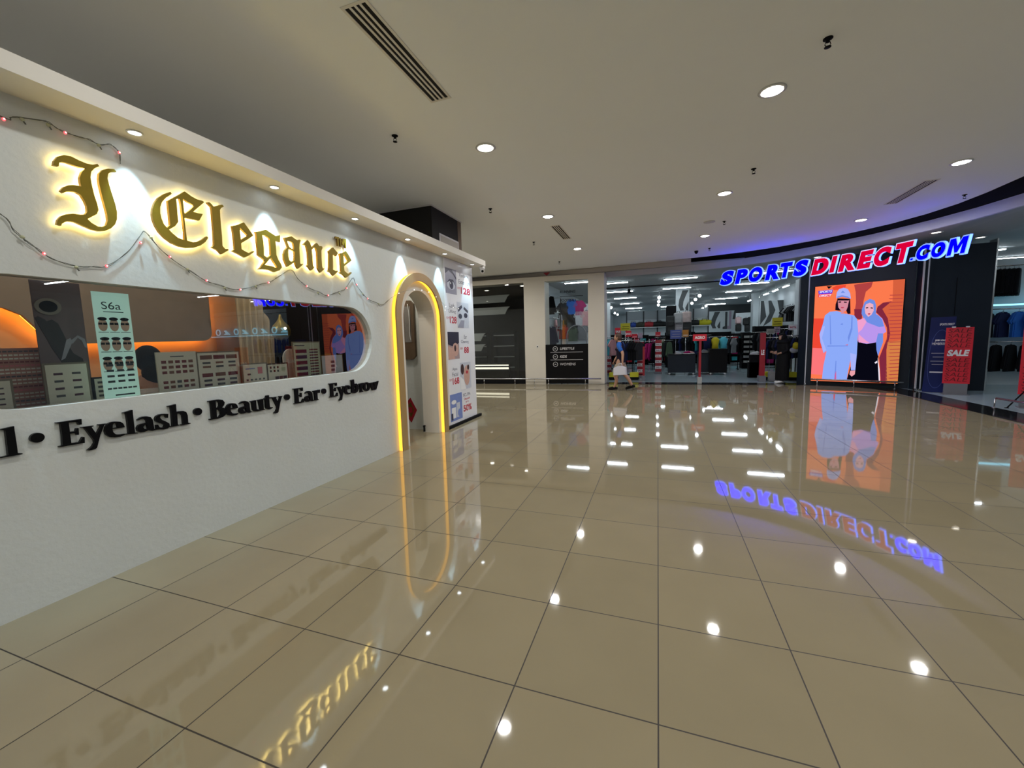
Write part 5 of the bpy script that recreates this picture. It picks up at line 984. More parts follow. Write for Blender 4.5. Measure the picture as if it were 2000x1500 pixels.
# backpacks
bp = thing('backpack', 'x', 'bag', (0,0,0), 0, 'backpacks')
mb = MB(); mb.bevbox((0,0,.22),(.34,.2,.44),'bag_black',.07); mb.build('body', bp); mb = MB(); mb.bevbox((0,-.11,.14),(.24,.06,.2),'bag_black',.03); mb.build('pocket', bp); mb = MB(); mb.tube([(-.05,.02,.43),(-.03,.02,.5),(.03,.02,.5),(.05,.02,.43)],.008,'black_matte',6); mb.build('handle', bp)
BPS = [(1457,628,27.906,None,'black backpack, left of the upper pair on the white wall'),(1442,626,27.906,'bag_pink','pink backpack on the white wall left of the narrow pillar'),(1466,626,27.906,None,'black backpack, right of the upper pair on the white wall'),(1442,640,27.906,None,'black backpack below the pink one'),(1460,641,27.906,None,'black backpack below the upper pair on the white wall'),
       (1310,628,19.86,None,'large black backpack hanging left of the striped pillar'),(1325,622,19.86,'bag_grey','pale grey backpack at the top of the hanging bags on the striped pillar'),(1341,620,19.86,'bag_pinkgrey','pinkish backpack at the top right of the striped pillar'),(1326,641,19.86,'bag_grey2','rounded grey backpack below the pale one on the striped pillar'),(1341,640,19.86,None,'black backpack at the right edge of the striped pillar'),(1310,645,19.86,None,'lower black backpack left of the striped pillar')]
mm('bag_pink',(.6,.42,.42),.7); mm('bag_pinkgrey',(.42,.33,.31),.8,noise=.3); mm('bag_grey2',(.27,.25,.26),.8)
firstb = True
for px, py, Y, m, l in BPS:
    p = atY(px, py, Y); s = 1.0 if Y > 25 else 1.25
    z = p.z-.22*s
    if firstb: r = bp; r.location = (p.x,Y,z); r['label'] = l; firstb = False
    else: r = dup(bp, (p.x,Y,z), label=l, scale=(s,s,s))
    if m:
        for c in r.children:
            if 'handle' not in c.name: c.data = c.data.copy(); c.data.materials[0] = M[m]

a = atY(1301,600,19.92); b = atY(1321,600,19.92); mb = MB(); mb.bbox((a.x,19.99,.004),(b.x,20.05,3.0),'black_matte'); tag(mb.build('display_board'), 'narrow black display board left of the striped pillar', 'board')
# ---------------------------------------------------------------- clothes
def make_shirt(m, sleeves=True, name='hanging_shirt', long=False):
    t = thing(name, 'x', 'shirt', (0,0,0)); L = -.80 if long else -.66
    out = [(-.07,-.02),(-.17,-.06),(-.32,-.26),(-.24,-.33),(-.19,-.25),(-.20,L),(.20,L),(.19,-.25),(.24,-.33),(.32,-.26),(.17,-.06),(.07,-.02),(.04,-.055),(-.04,-.055)]
    if long: out = [(-.07,-.02),(-.17,-.06),(-.28,-.62),(-.21,-.64),(-.17,-.3),(-.19,L+.1),(.19,L+.1),(.17,-.3),(.21,-.64),(.28,-.62),(.17,-.06),(.07,-.02),(.04,-.055),(-.04,-.055)]
    mbx = MB(); fr = wallY(0); mbx.prism([out], fr, -.028, .028, m); mbx.prism([[(x*.8, z*.97-.01) for x, z in out]], fr, -.04, .04, m); mbx.build('cloth', t)
    mbx = MB(); mbx.tube([(-.17,0,-.055),(0,0,-.01),(.17,0,-.055)], .007, 'black_matte', 5); mbx.tube([(0,0,-.01),(0,0,.03),(.02,0,.05),(.03,0,.03)], .004, 'steel', 5); mbx.build('hanger', t)
    return t
for k, c in dict(black=(.010,.011,.013), charcoal=(.03,.032,.036), navy=(.015,.022,.07), blue=(.03,.15,.55), grey=(.22,.23,.24), white=(.6,.62,.64), pink=(.65,.35,.36), magenta=(.38,.02,.14), red=(.42,.02,.03), teal=(.04,.32,.36), cyan=(.1,.5,.62), green=(.09,.13,.08), yellow=(.6,.5,.03), sand=(.35,.30,.22)).items(): mm('c_'+k, c, .85, noise=.12, nscale=10, spec=.12)
SH = {}
def shirt(col, loc, rz, label, group, long=False):
    k = (col, long)
    if k not in SH:
        t = make_shirt('c_'+col, long=long); SH[k] = t; t.location = loc; t.rotation_euler = (0,0,rz)
        t['label'] = label; t['group'] = group; return t
    return dup(SH[k], loc, rz, label, group)
NAMES = {'black':'black','charcoal':'charcoal','navy':'navy','blue':'bright blue','grey':'grey','white':'white','pink':'pink','magenta':'magenta','red':'red','teal':'teal','cyan':'pale blue','green':'dark green','yellow':'yellow','sand':'sand coloured'}
def clothes_rack(px, py, wd, h, cols, where, rz=0.0, Y=None, long=False, tiers=(1.0,), facing=False):
    p = atZ(px, py); x, y = p.x, p.y
    if Y: q = atY(px, py, Y); x, y = q.x, Y
    t = thing('clothes_rack', 'black metal clothes rack '+where, 'rack', (x, y, 0.004), 0)
    mbx = MB()
    for s in (-1, 1):
        mbx.tube([(x+s*wd/2,y,.03),(x+s*wd/2,y,h)], .016, 'black_matte', 8); mbx.tube([(x+s*wd/2,y-.25,.03),(x+s*wd/2,y+.25,.03)], .018, 'black_matte', 8)
    mbx.build('frame', t)
    mbx = MB()
    for tr in tiers: mbx.tube([(x-wd/2,y,h*tr),(x+wd/2,y,h*tr)], .014, 'steel', 8)
    mbx.tube([(x-wd/2,y,.18),(x+wd/2,y,.18)], .012, 'black_matte', 8); mbx.build('rail', t)
    n = len(cols); g = 'clothes on the rack '+where
    for ti, tr in enumerate(tiers):
        for i, c in enumerate(cols):
            xx = x-wd/2+.1+(wd-.2)*(i+.5)/n; a = 1.02
            nm = ORD[i] if i < 20 else 'last'
            shirt(c, (xx, y-(.03 if facing else 0), h*tr-.055), a, '%s garment, %s from the left%s, on the rack %s' % (NAMES[c], nm, '' if len(tiers) == 1 else (' in the upper row' if ti == 0 else ' in the lower row'), where), g, long=long)
    return t
# side figures left behind pane, racks, from near to far
clothes_rack(1231, 741, .95, 1.42, ['black','black','charcoal','navy','black','black','black','charcoal'], 'right behind the walking man')
clothes_rack(1262, 729, 1.0, 1.35, ['black','charcoal','black','magenta','magenta','black'], 'between the two striped totems', long=True)
clothes_rack(1294, 722, .9, 1.35, ['sand','grey','green','charcoal','green'], 'right of the far striped totem', long=True)
clothes_rack(1408, 722, 1.3, 1.45, ['navy','black','yellow','cyan','black','white','charcoal','grey'], 'behind the low black tables', facing=False)
clothes_rack(1433, 719, .62, 1.45, ['grey','charcoal','white','black'], 'left of the black accessory shelf')
clothes_rack(1521, 741, .9, 1.40, ['navy','black','charcoal','navy','black','magenta','navy','black'], 'behind the woman in black')
clothes_rack(1552, 743, .55, 1.45, ['black','navy','black','charcoal'], 'left of the video screen')
clothes_rack(1192, 735, .5, 1.55, ['white','teal','cyan','pink'], 'just inside the entrance, far left', facing=False)
clothes_rack(1212, 728, 1.0, 1.5, ['black','charcoal','black','navy','black','black','charcoal'], 'far behind the walking man')
clothes_rack(1305, 717, 1.3, 1.5, ['black','green','sand','black','charcoal','grey','black','black'], 'behind the far striped totem', long=True)
clothes_rack(1352, 719, 1.6, 1.55, ['black','navy','black','charcoal','black','black','teal','black','black','navy'], 'behind the red sign post')
clothes_rack(1507, 727, 1.6, 1.6, ['black','charcoal','black','black','navy','black','black','charcoal'], 'behind the red LE post')
clothes_rack(1541, 730, .9, 1.7, ['black','black','navy','black','charcoal','black','black'], 'farthest right before the video screen', long=True)
# side wall clothing high up on the right (hanging on bars)
t = thing('wall_rail', 'high clothes rail on the right wall of the shop above the woman in black', 'rail', (5.55,17,2.6))
mb = MB(); mb.tube([(5.38,14.9,2.75),(5.38,20.5,2.75)], .015, 'steel', 8)
for y in (15,17,19,20.4): mb.tube([(5.38,y,2.75),(5.75,y,2.75)], .012, 'steel', 6)
mb.build('bar', t)
for i in range(16):
    c = ['cyan','cyan','charcoal','black','black','charcoal','black','teal','black','grey','black','black','charcoal','black','grey','black'][i]
    shirt(c, (5.38, 14.95+.33*i, 2.695), .1, '%s garment, %s from the front on the high rail of the right wall' % (NAMES[c], ORD[i]), 'clothes on the high right rail')
mb = MB(); mb.bbox((5.42,15.4,0.004),(5.74,20.4,1.25),'black_matte'); tag(mb.build('display_plinth'), 'long black plinth under the high clothes rail along the right wall', 'plinth')
# clothes high on the left wall
for i, c in enumerate(['pink','white','black','teal','white','charcoal','cyan','pink','black','grey']):
    shirt(c, (-3.95, 15.0+.9*i, 2.35+(.25 if i % 2 else 0)), .35+pi/2, '%s garment, %s from the front on the left wall of the shop' % (NAMES[c], ORD[i]), 'clothes on the left wall')
mb = MB(); mb.tube([(-3.95,14.6,2.40),(-3.95,23.6,2.40)], .015, 'steel', 8); mb.tube([(-3.95,14.6,2.65),(-3.95,23.6,2.65)], .015, 'steel', 8)
for y in (15,18,21,23.5): mb.tube([(-4.25,y,2.40),(-3.95,y,2.40)], .012, 'steel', 6); mb.tube([(-4.25,y,2.65),(-3.95,y,2.65)], .012, 'steel', 6)
tag(mb.build('wall_rail'), 'pair of clothes rails on the left wall of the shop', 'rail')
# clothes in the window with the category list
WN = [(1073,596,13.6,'black',True,'long black garment hanging high at the left of the category window'),(1077,655,13.6,'navy',True,'dark garment hanging low at the left of the category window'),(1100,606,16,'charcoal',False,'charcoal shirt in the middle of the category window'),(1117,600,16,'blue',False,'blue patterned shirt high in the category window'),(1131,602,16,'magenta',False,'dark red patterned shirt high right in the category window'),
      (1104,625,16,'black',False,'black shirt in the second row of the category window'),(1116,628,16,'black',True,'long black top in the middle of the category window'),(1131,622,16,'white',False,'pale shirt right in the category window'),(1145,622,16,'pink',False,'red striped shirt at the right edge of the category window'),(1101,648,16,'red',False,'dark red shirt low in the category window'),(1119,652,16,'green',False,'dark green shirt low in the category window'),(1138,650,16,'grey',False,'grey shirt low right in the category window')]
WN = [(a_,b_,(16.12 if c_ == 16 else c_),d_,e_,f_) for a_,b_,c_,d_,e_,f_ in WN]
for px, py, Y, c, lg, l in WN:
    p = atY(px, py, Y); shirt(c, (p.x, Y, p.z+.35), 0.0, l, 'clothes seen through the category window', long=lg)
mb = MB(); mb.bbox((-4.24,16.15,0.004),(-1.9,16.3,3.0),'store_white'); tag(mb.build('partition'), 'pale partition behind the shirts in the category window', 'partition')
p = atY(1075,600,13.6); mb = MB(); mb.tube([(p.x-.3,13.6,3.06),(p.x+.4,13.6,3.06)], .014, 'steel', 8); mb.tube([(p.x-.26,13.6,1.93),(p.x+.4,13.6,1.93)], .014, 'steel', 8); mb.tube([(p.x-.26,13.66,.006),(p.x-.26,13.66,3.1)], .02, 'black_matte', 8); mb.tube([(p.x+.38,13.66,.006),(p.x+.38,13.66,3.1)], .02, 'black_matte', 8); tag(mb.build('clothes_rack'), 'tall rack with two bars at the left of the category window', 'rack')
a = atY(1127,640,15.9); mb = MB(); mb.tube([(a.x+.42,15.8,.006)]+[Vector((a.x+.42*math.cos(math.radians(d)),15.8,a.z-.35+.45*math.sin(math.radians(d)))) for d in range(0,181,12)]+[(a.x-.42,15.8,.006)], .02, 'bag_grey', 6); tag(mb.build('display_arch'), 'thin arched frame low in the category window', 'display arch')
# right hand room: black shirts high, logo band, blue shirts
for i in range(7):
    p = atY(1934+i*9, 545, 12.7+0.0*i); shirt('black', (p.x, 12.7, 3.02), .95, 'black vest, %s from the left in the high row at the right edge' % ORD[i], 'black vests high at the right edge', long=True)
for i in range(10):
    c = ['charcoal','navy','blue','blue','blue','blue','navy','blue','black','blue'][i]
    shirt(c, (7.95+.30*i, 12.55, 1.93), .5, '%s T-shirt, %s from the left in the row under the glowing logos' % (NAMES[c], ORD[i]), 'T-shirts under the glowing logos')
for i in range(8):
    shirt('black', (7.9+.28*i, 12.55, 1.1), .6, 'black garment, %s from the left in the lowest row at the right edge' % ORD[i], 'black clothes in the lowest row at the right edge', long=True)
t = thing('display_unit', 'white display wall with clothes rails in the right hand room of the shop', 'display wall', (9,13,0))
mb = MB(); mb.bbox((7.6,13.05,0),(13.9,13.15,3.3),'store_white'); mb.build('panel', t)
for z, y in ((3.08,12.7),(1.99,12.55),(1.16,12.55)):
    mb = MB(); mb.tube([(7.65,y,z),(13.6,y,z)], .014, 'steel', 8)
    for x in (7.8,10,12,13.5): mb.tube([(x,y,z),(x,13.06,z)], .012, 'steel', 6)
    mb.build('rail', t)
mb = MB(); mb.bbox((7.6,12.75,2.08),(13.8,12.8,2.12),'neon_cyan'); mb.build('light_strip', t)
for i in range(8):
    x = 9.0+.62*i; mb = MB(); fr = wallY(12.95)
    if i % 2 == 0: mb.prism([[(x,2.2),(x+.3,2.42),(x+.42,2.40),(x+.2,2.2)]], fr, 0, .03, 'neon_cyan'); mb.prism([[(x+.12,2.2),(x+.42,2.2),(x+.36,2.26),(x+.16,2.26)]], fr, .0, .04, 'neon_cyan')
    else: mb.prism([[(x+.2+.16*math.cos(k*pi/10), 2.32+.16*math.sin(k*pi/10)) for k in range(20)], [(x+.2+.11*math.cos(k*pi/10), 2.32+.11*math.sin(k*pi/10)) for k in range(20)]], fr, 0, .03, 'neon_cyan')
    mb.build('glowing_logo', t)
for k, (px, py, wd_, h_, l) in enumerate(((1204,712,.95,1.7,'far left'),(1243,712,1.3,1.65,'behind the middle striped totem'),(1283,710,1.6,1.6,'behind the far striped totem'),(1326,711,1.5,1.75,'behind the blue sign card'),(1385,711,1.9,1.7,'behind the dark low tables'),(1425,709,1.6,1.6,'below the striped wall graphic'),(1500,715,1.4,1.9,'behind the narrow red post'))):
    p = atZ(px, py); t = thing('gondola_unit', 'black shelf unit full of folded clothes, '+l, 'shelf unit', (p.x,p.y,.004), 0, 'black shelf units deep in the sports shop')
    mb = MB(); mb.bbox((p.x-wd_/2,p.y,.02),(p.x+wd_/2,p.y+.08,h_),'black_matte'); mb.bbox((p.x-wd_/2,p.y-.45,.02),(p.x-wd_/2+.04,p.y,h_),'black_matte'); mb.bbox((p.x+wd_/2-.04,p.y-.45,.02),(p.x+wd_/2,p.y,h_),'black_matte'); mb.build('frame', t)
    for r in range(4):
        z = .12+r*(h_-.2)/4; mb = MB(); mb.bbox((p.x-wd_/2+.04,p.y-.43,z),(p.x+wd_/2-.04,p.y,z+.03),'black_gloss'); mb.build('shelf', t)
        n = int(wd_/.38)
        for q_ in range(n):
            cc = ['c_black','c_navy','c_charcoal','c_grey','c_black','c_red','c_charcoal','c_teal','c_white','c_black','c_magenta'][(k*5+r*3+q_*2) % 11]; xx = p.x-wd_/2+.1+(wd_-.2)*(q_+.5)/n
            mb = MB(); mb.bevbox((xx,p.y-.22,z+.03+.11),(.29,.36,.22),cc,.03); mb.build('folded_clothes', t)
# ---------------------------------------------------------------- dark shop on the far left
mb = MB(); mb.rect(-12, 17.5, -4.4, 17.6, WORLD, 0, 3.6, 'dark_room'); mb.rect(-4.5,12.6,-4.4,17.6, WORLD, 0, 3.6, 'dark_room'); struct(mb.build('wall_back'))
mb = MB(); mb.rect(-12, 12.6, -4.4, 17.6, WORLD, 3.56, 3.6, 'black_matte'); struct(mb.build('ceiling'))
mb = MB(); mb.rect(-12, 12.55, -4.4, 17.6, WORLD, 0, .006, 'dark_granite'); struct(mb.build('floor'))
for i, (z0, z1) in enumerate(((3.0,3.28),(2.55,2.83),(1.55,1.85),(1.15,1.42))):
    a = atY(925,600,13.4); mb = MB(); mb.prism([[(-9.5,z0),(-5.55 if i < 2 else -6.6,z0),(-5.45 if i < 2 else -6.5,(z0+z1)/2+.05),(-5.35 if i < 2 else -6.4,z1),(-9.5,z1)]], wallY(13.4), 0, .04, 'grey_board')
    tag(mb.build('chevron_board'), 'grey board with a slanted end, %s from the top in the dark left shop' % ORD[i], 'board', 'grey boards in the dark left shop')
for i, (x, y) in enumerate(((-6.5,13.9),(-5.2,15.2),(-4.8,13.3),(-7.8,14.6))): dup(dl, (x, y, 3.558), label='round lamp in the ceiling of the dark left shop, %s of four' % ORD[i], group='lamps in the dark left shop')
for k in range(3):
    x = -8.6+k*1.25; t = thing('display_shelf', 'dark shelf unit in the dark left shop, %s from the left' % ORD[k], 'shelf', (x,14.6,0), 0, 'shelf units in the dark left shop')
    mb = MB(); mb.bbox((x-.5,14.6,.006),(x-.46,15,1.9),'black_matte'); mb.bbox((x+.46,14.6,.006),(x+.5,15,1.9),'black_matte'); mb.bbox((x-.5,14.98,.006),(x+.5,15,1.9),'black_gloss'); mb.build('frame', t)
    for z in (.4,.85,1.3,1.75):
        mb = MB(); mb.bbox((x-.46,14.62,z),(x+.46,14.98,z+.03),'grey_board'); mb.build('shelf', t)
M['bar_glow'] = emis('bar_glow', (1.0,.93,.72), 1.3)
a = atY(913,716,13.0); b = atY(993,720,13.0)
mb = MB(); mb.bbox((a.x,13.0,b.z-.02),(b.x,13.04,b.z+.05),'bar_glow'); mb.bbox((a.x,13.0,b.z+.11),(b.x,13.04,b.z+.15),'bar_glow'); mb.bbox((a.x,13.04,.006),(b.x,13.2,b.z+.2),'black_gloss'); tag(mb.build('light_bar_plinth'), 'black plinth with two bright warm light bars in the dark left shop', 'plinth')
# ---------------------------------------------------------------- totems, tables, signs
def totem(px, py, toppy, label, w_=.24, Y=None):
    p = atZ(px, py); h = 1.0
    lo, hi = 0.3, 3.0
    for _ in range(40):
        m_ = (lo+hi)/2; d = Vector((p.x,p.y,m_))-CAM; yy = 750-F_PX*d.dot(_up)/d.dot(_fw)
        if yy > toppy: lo = m_
        else: hi = m_
    h = lo
    t = thing('sale_totem', label, 'sign', (p.x,p.y,.004), 0, 'striped sale totems'); mbx = MB(); mbx.bbox((p.x-w_/2,p.y-w_/2,.1),(p.x+w_/2,p.y+w_/2,h),'red_paint'); mbx.build('body', t)
    mbx = MB(); mbx.bbox((p.x-w_/2-.03,p.y-w_/2-.03,.004),(p.x+w_/2+.03,p.y+w_/2+.03,.1),'base_grey'); mbx.build('base', t)
    fr = wallY(p.y-w_/2-.002); 
    for k in range(5):
        z = .22+(h-.32)*k/4.6; mbx = MB(); mbx.rect(p.x-w_/2, z, p.x+w_/2, z+.11, fr, 0, .001, 'sale_white'); text(mbx, 'SALE', fr, p.x-w_*.4, z+.025, .06, 'sale_dark', .002, wdt=w_*.8, bold=.03); mbx.build('stripe', t)
totem(1188, 733, 668, 'red and white striped SALE totem at the left edge of the shop entrance')
totem(1251, 738, 668, 'red and white striped SALE totem between the walking man and the dark rack')
totem(1285.5, 730, 664, 'red and white striped SALE totem farther back, left of the low black tables')
def gate(px, py, h, label, w_=.19, dp=.06, word=None):
    p = atZ(px, py); t = thing('sale_post', label, 'sign', (p.x,p.y,.004))
    mbx = MB(); mbx.bbox((p.x-w_/2,p.y-dp/2,.19),(p.x+w_/2,p.y+dp/2,h),'red_paint'); mbx.build('panel', t)
    mbx = MB(); mbx.bbox((p.x-w_/2-.02,p.y-.14,.004),(p.x+w_/2+.02,p.y+.14,.19),'base_grey'); mbx.build('base', t)
    if word: mbx = MB(); text(mbx, word, wallY(p.y-dp/2-.002), p.x-w_*.32, h*.55, .16, 'sale_white', 0, wdt=w_*.62, bold=.05); mbx.build('lettering', t)
gate(1487, 745, 1.56, 'narrow red post with white letters left of the woman in black', .15, .1, 'LE')
gate(1257, 744, 1.2, 'thin red post right beside the middle striped totem', .07, .05)
p = atZ(1366, 748); t = thing('sign_post', 'red post in front of the low black tables carrying a red board reading AGRO', 'sign', (p.x,p.y,.004))
mb = MB(); mb.bbox((p.x-.035,p.y-.03,.19),(p.x+.035,p.y+.03,1.37),'red_paint'); mb.build('post', t); mb = MB(); mb.bbox((p.x-.06,p.y-.1,.004),(p.x+.06,p.y+.1,.2),'grey_board'); mb.build('base', t)
mb = MB(); mb.bbox((p.x-.22,p.y-.05,1.36),(p.x+.18,p.y-.03,1.57),'sale_red'); text(mb, 'AGRO', wallY(p.y-.052), p.x-.17, 1.42, .09, 'sale_white', 0, wdt=.30, bold=.04); mb.build('board', t)
def card(px0, py0, px1, py1, Y, m, label, word=None, lines=0, ink_='sale_white', stem=True):
    a = atY(px0,py1,Y); b = atY(px1,py0,Y); t = thing('sign_card', label, 'sign', ((a.x+b.x)/2,Y,a.z), 0)
    mbx = MB(); mbx.bbox((a.x,Y,a.z),(b.x,Y+.015,b.z),m); fr = wallY(Y-.001); w_ = b.x-a.x; h = b.z-a.z
    if word: text(mbx, word, fr, a.x+w_*.12, a.z+h*.35, h*.3, ink_, 0, wdt=w_*.76, bold=.04)
    for k in range(lines): z = a.z+h*(.2+.28*k); mbx.rect(a.x+w_*(.1+.08*(k%2)), z, b.x-w_*.12, z+h*.07, fr, 0, 0, ink_)
    mbx.build('card', t)
    if stem: mbx = MB(); mbx.tube([((a.x+b.x)/2,Y+.02,a.z),((a.x+b.x)/2,Y+.02,0.006)], .008, 'steel', 6); mbx.build('stem', t)
card(1212,631,1231,646,15.5,'yellow_card','yellow sign card above the head of the walking man',lines=2,ink_='black_matte')
card(1508,620,1529,637,14.2,'yellow_card','yellow sign card above the woman in black',lines=2,ink_='black_matte')
card(1309,644,1331,662,16.0,'blue_card','blue sign card at the left end of the low black tables',lines=3,ink_='ph_grey')
card(1333,644,1345,658,16.2,'orange_card','small orange sign card right of the blue one',lines=1,ink_='sale_white')
card(1201,640,1213,655,16.6,'sale_red','red SALE card behind the head of the walking man','SALE')
card(1221,646,1233,658,16.8,'sale_red','red sale card just below the yellow sign card','SALE')
card(1234,652,1245,660,16.9,'sale_red','small red card in the row left of the lilac card',lines=1)
card(1246,650,1255,661,17.2,'lilac','lilac card right of the small red cards',lines=1,ink_='ink_plum')
card(1540,634,1557,644,14.0,'sale_white','white card with red writing beside the video screen','30%',ink_='red_ink')
card(1497,642,1513,652,15.0,'grey_board','pale grey card left of the woman in black',lines=2,ink_='graphic_grey')
card(1512,638,1524,650,15.1,'lilac','pale pink card above the head of the woman in black',lines=2,ink_='ink_plum')
card(1280,648,1290,657,18.5,'sale_red','red card above the far striped totem',lines=1)
# low black tables with goods
TBL = [(1330,731,1.0,.62,'dark low table with white and pink shoes on top, left of the red post'),(1377,730,.55,.66,'black low table right behind the red post'),(1400,731,.62,.80,'taller black table right of the red post')]
for k, (px, py, wd_, h, l) in enumerate(TBL):
    p = atZ(px, py); t = thing('display_table', l, 'table', (p.x,p.y,.004), 0, 'black display tables')
    hh = h+.2; mb = MB(); mb.bbox((p.x-wd_/2,p.y-.3,.09),(p.x+wd_/2,p.y+.3,hh-.03),'navy_panel' if k < 2 else 'black_gloss'); mb.build('body', t)
    mb = MB(); mb.bbox((p.x-wd_/2-.02,p.y-.32,hh-.03),(p.x+wd_/2+.02,p.y+.32,hh),'black_matte'); mb.build('tabletop', t)
    for sx in (-1,1):
        mb = MB(); mb.ball((p.x+sx*(wd_/2-.06),p.y-.24,.047),.04,'white_plastic'); mb.build('castor', t)
def shoe(loc, rz, m, label, group='shoes'):
    t = thing('shoe', label, 'shoe', loc, rz, group)
    R = Matrix.Rotation(rz, 3, 'Z'); f = lambda x, y, z: Vector(loc)+R@Vector((x,y,z))
    mbx = MB(); mbx.tube([f(-.13,0,.055),(f(-.09,0,.075)),f(-.02,0,.06),f(.07,0,.042),f(.14,0,.03)], [.03,.045,.044,.040,.022], m, 10); mbx.build('upper', t)
    mbx = MB(); mbx.prism([[(-.14,-.03),(-.05,-.038),(.08,-.045),(.15,-.02),(.155,.02),(.08,.045),(-.05,.038),(-.14,.03)]], Fr(loc, R@Vector((1,0,0)), R@Vector((0,1,0))), 0, .022, 'sale_white'); mbx.build('sole', t)
p = atZ(1330,731)
shoe((p.x-.12,p.y-.1,.82), .6, 'c_white', 'white shoe on the left low black table'); shoe((p.x+.2,p.y-.05,.82), 2.6, 'c_magenta', 'magenta shoe on the left low black table'); shoe((p.x+.35,p.y+.1,.82), .3, 'c_pink', 'pink shoe on the left low black table')
p = atZ(1377,730); shoe((p.x,p.y-.05,.86), 0, 'c_grey', 'grey shoe on the black table behind the red post')
p = atZ(1400,731)
for i in range(3):
    t = thing('mannequin_torso', ['dark','yellow','pale blue'][i]+' top on a small torso stand behind the right black table', 'mannequin', (p.x-.3+.3*i,p.y+.7,0), 0, 'tops on torso stands')
    q = Vector((p.x-.3+.3*i,p.y+.7,0)); mb = MB(); mb.tube([q+Vector((0,0,.95)),q+Vector((0,0,1.15)),q+Vector((0,0,1.35)),q+Vector((0,0,1.45))], [.13,.12,.16,.05], ['c_navy','c_yellow','c_cyan'][i], 14); mb.build('torso', t); mb = MB(); mb.tube([q+Vector((0,0,.01)),q+Vector((0,0,.95))], .015, 'steel', 8); mb.lathe([(.14,0),(.14,.015),(0,.02)], 'steel', 16, Fr(q+Vector((0,0,.002)),(1,0,0),(0,1,0))); mb.build('stand', t)
# accessory shelf with rows of little boxes
a = atZ(1448,720); b = atZ(1474,720); h = 1.62
t = thing('accessory_shelf', 'black accessory shelf with rows of small grey items right of the clothes racks', 'shelf', ((a.x+b.x)/2,a.y,.004))
mb = MB(); mb.bbox((a.x,a.y,.02),(b.x,a.y+.5,h),'black_matte'); mb.build('body', t)
for k in range(6):
    z = .25+k*.22; mb = MB(); mb.bbox((a.x,a.y-.22,z),(b.x,a.y,z+.02),'black_gloss'); mb.build('shelf', t)
shelf_xy = (a.x, b.x, a.y)
bx0 = None
for k in range(6):
    for i in range(7):
        x = a.x+.06+(b.x-a.x-.12)*(i+.5)/7; z = .27+k*.22
        if bx0 is None:
            mb = MB(); mb.bevbox((0,0,.05),(.07,.12,.1),'grey_board',.01); bx0 = tag(mb.build('accessory_box'), 'x', 'box', 'small boxes on the black accessory shelf'); r = bx0
        else: r = bx0.copy(); COL.objects.link(r)
        r.location = (x, a.y-.11, z); r['label'] = 'small grey box on the accessory shelf, %s row from bottom, %s from left' % (ORD[k], ORD[i])
# yellow storage bins under the racks, footballs, white shoes
for px, py, l in ((1199,741,'yellow and black crate under the rack left of the walking man'),(1239,741,'yellow and black crate under the rack right of the walking man'),(1499,741,'small yellow crate left of the grey box by the woman in black'),(1542,742,'yellow crate right of the woman in black')):
    p = atZ(px, py); mb = MB(); mb.bevbox((p.x,p.y-.1,.14),(.3,.3,.26),'yellow_card',.02); mb.bevbox((p.x,p.y-.1,.06),(.32,.32,.1),'black_matte',.02); tag(mb.build('crate'), l, 'crate')
p = atZ(1511,744); mb = MB(); mb.bevbox((p.x,p.y-.08,.16),(.34,.2,.30),'bag_grey',.01); tag(mb.build('box'), 'grey box on the floor left of the feet of the woman in black', 'box')
for i, (px, py) in enumerate(((1474,690),(1479,697),(1471,705),(1477,712))):
    p = atY(px, py, 14.9+.3*(i % 2)); shoe((p.x,p.y,max(p.z-.04,.05)), 2.6, 'c_white', 'white trainer left of the narrow red post, %s from the top' % ORD[i])
t = thing('shoe_stand', 'black stepped stand holding white trainers left of the narrow red post', 'stand', (3.2,15.1,0)); mb = MB()
for i, (px, py) in enumerate(((1474,690),(1479,697),(1471,705),(1477,712))):
    p = atY(px, py, 14.9+.3*(i % 2)); mb.bbox((p.x-.16,p.y-.1,.004),(p.x+.16,p.y+.1,max(p.z-.045,.04)),'black_matte')
mb.build('steps', t)
p = atY(1551,680,13.75); mb = MB(); mb.ball((p.x,13.75,p.z-.06),(.12,.1,.1),'c_white'); mb.ball((p.x+.03,13.7,p.z+.07),(.1,.08,.12),'c_yellow'); tag(mb.build('bundle'), 'yellow and white bundle on the rack beside the video screen', 'clothes')
p = atY(1228.5,569.5,17.0); mb = MB(); mb.tube([p+Vector((0,0,.1)),p+Vector((0,0,-.08))], [.05,.09], 'black_gloss', 12); mb.tube([p+Vector((0,0,.1)),Vector((p.x,p.y,3.755))], .012, 'black_matte', 6); tag(mb.build('track_camera'), 'small black camera hanging from the shop ceiling right of a tube light', 'camera')
# ================================================================ PEOPLE
def skin_mesh(name, joints, edges, m, parent, sub=2, root=0):
    me = bpy.data.meshes.new(name); me.from_pydata([j[0] for j in joints], edges, [])
    o = bpy.data.objects.new(name, me); COL.objects.link(o)
    md = o.modifiers.new('skin', 'SKIN'); md.use_smooth_shade = True; md.branch_smoothing = 0.3
    sv = me.skin_vertices[0].data
    for i, j in enumerate(joints): r = j[1] if isinstance(j[1], tuple) else (j[1], j[1]); sv[i].radius = r; sv[i].use_root = (i == root)
    o.modifiers.new('sub', 'SUBSURF').levels = sub
    dg = bpy.context.evaluated_depsgraph_get(); dg.update()
    nm = bpy.data.meshes.new_from_object(o.evaluated_get(dg)); bpy.data.objects.remove(o); bpy.data.meshes.remove(me)
    nm.materials.clear(); nm.materials.append(M[m])
    for p in nm.polygons: p.use_smooth = True
    n = bpy.data.objects.new(name, nm); COL.objects.link(n); par(n, parent); return n
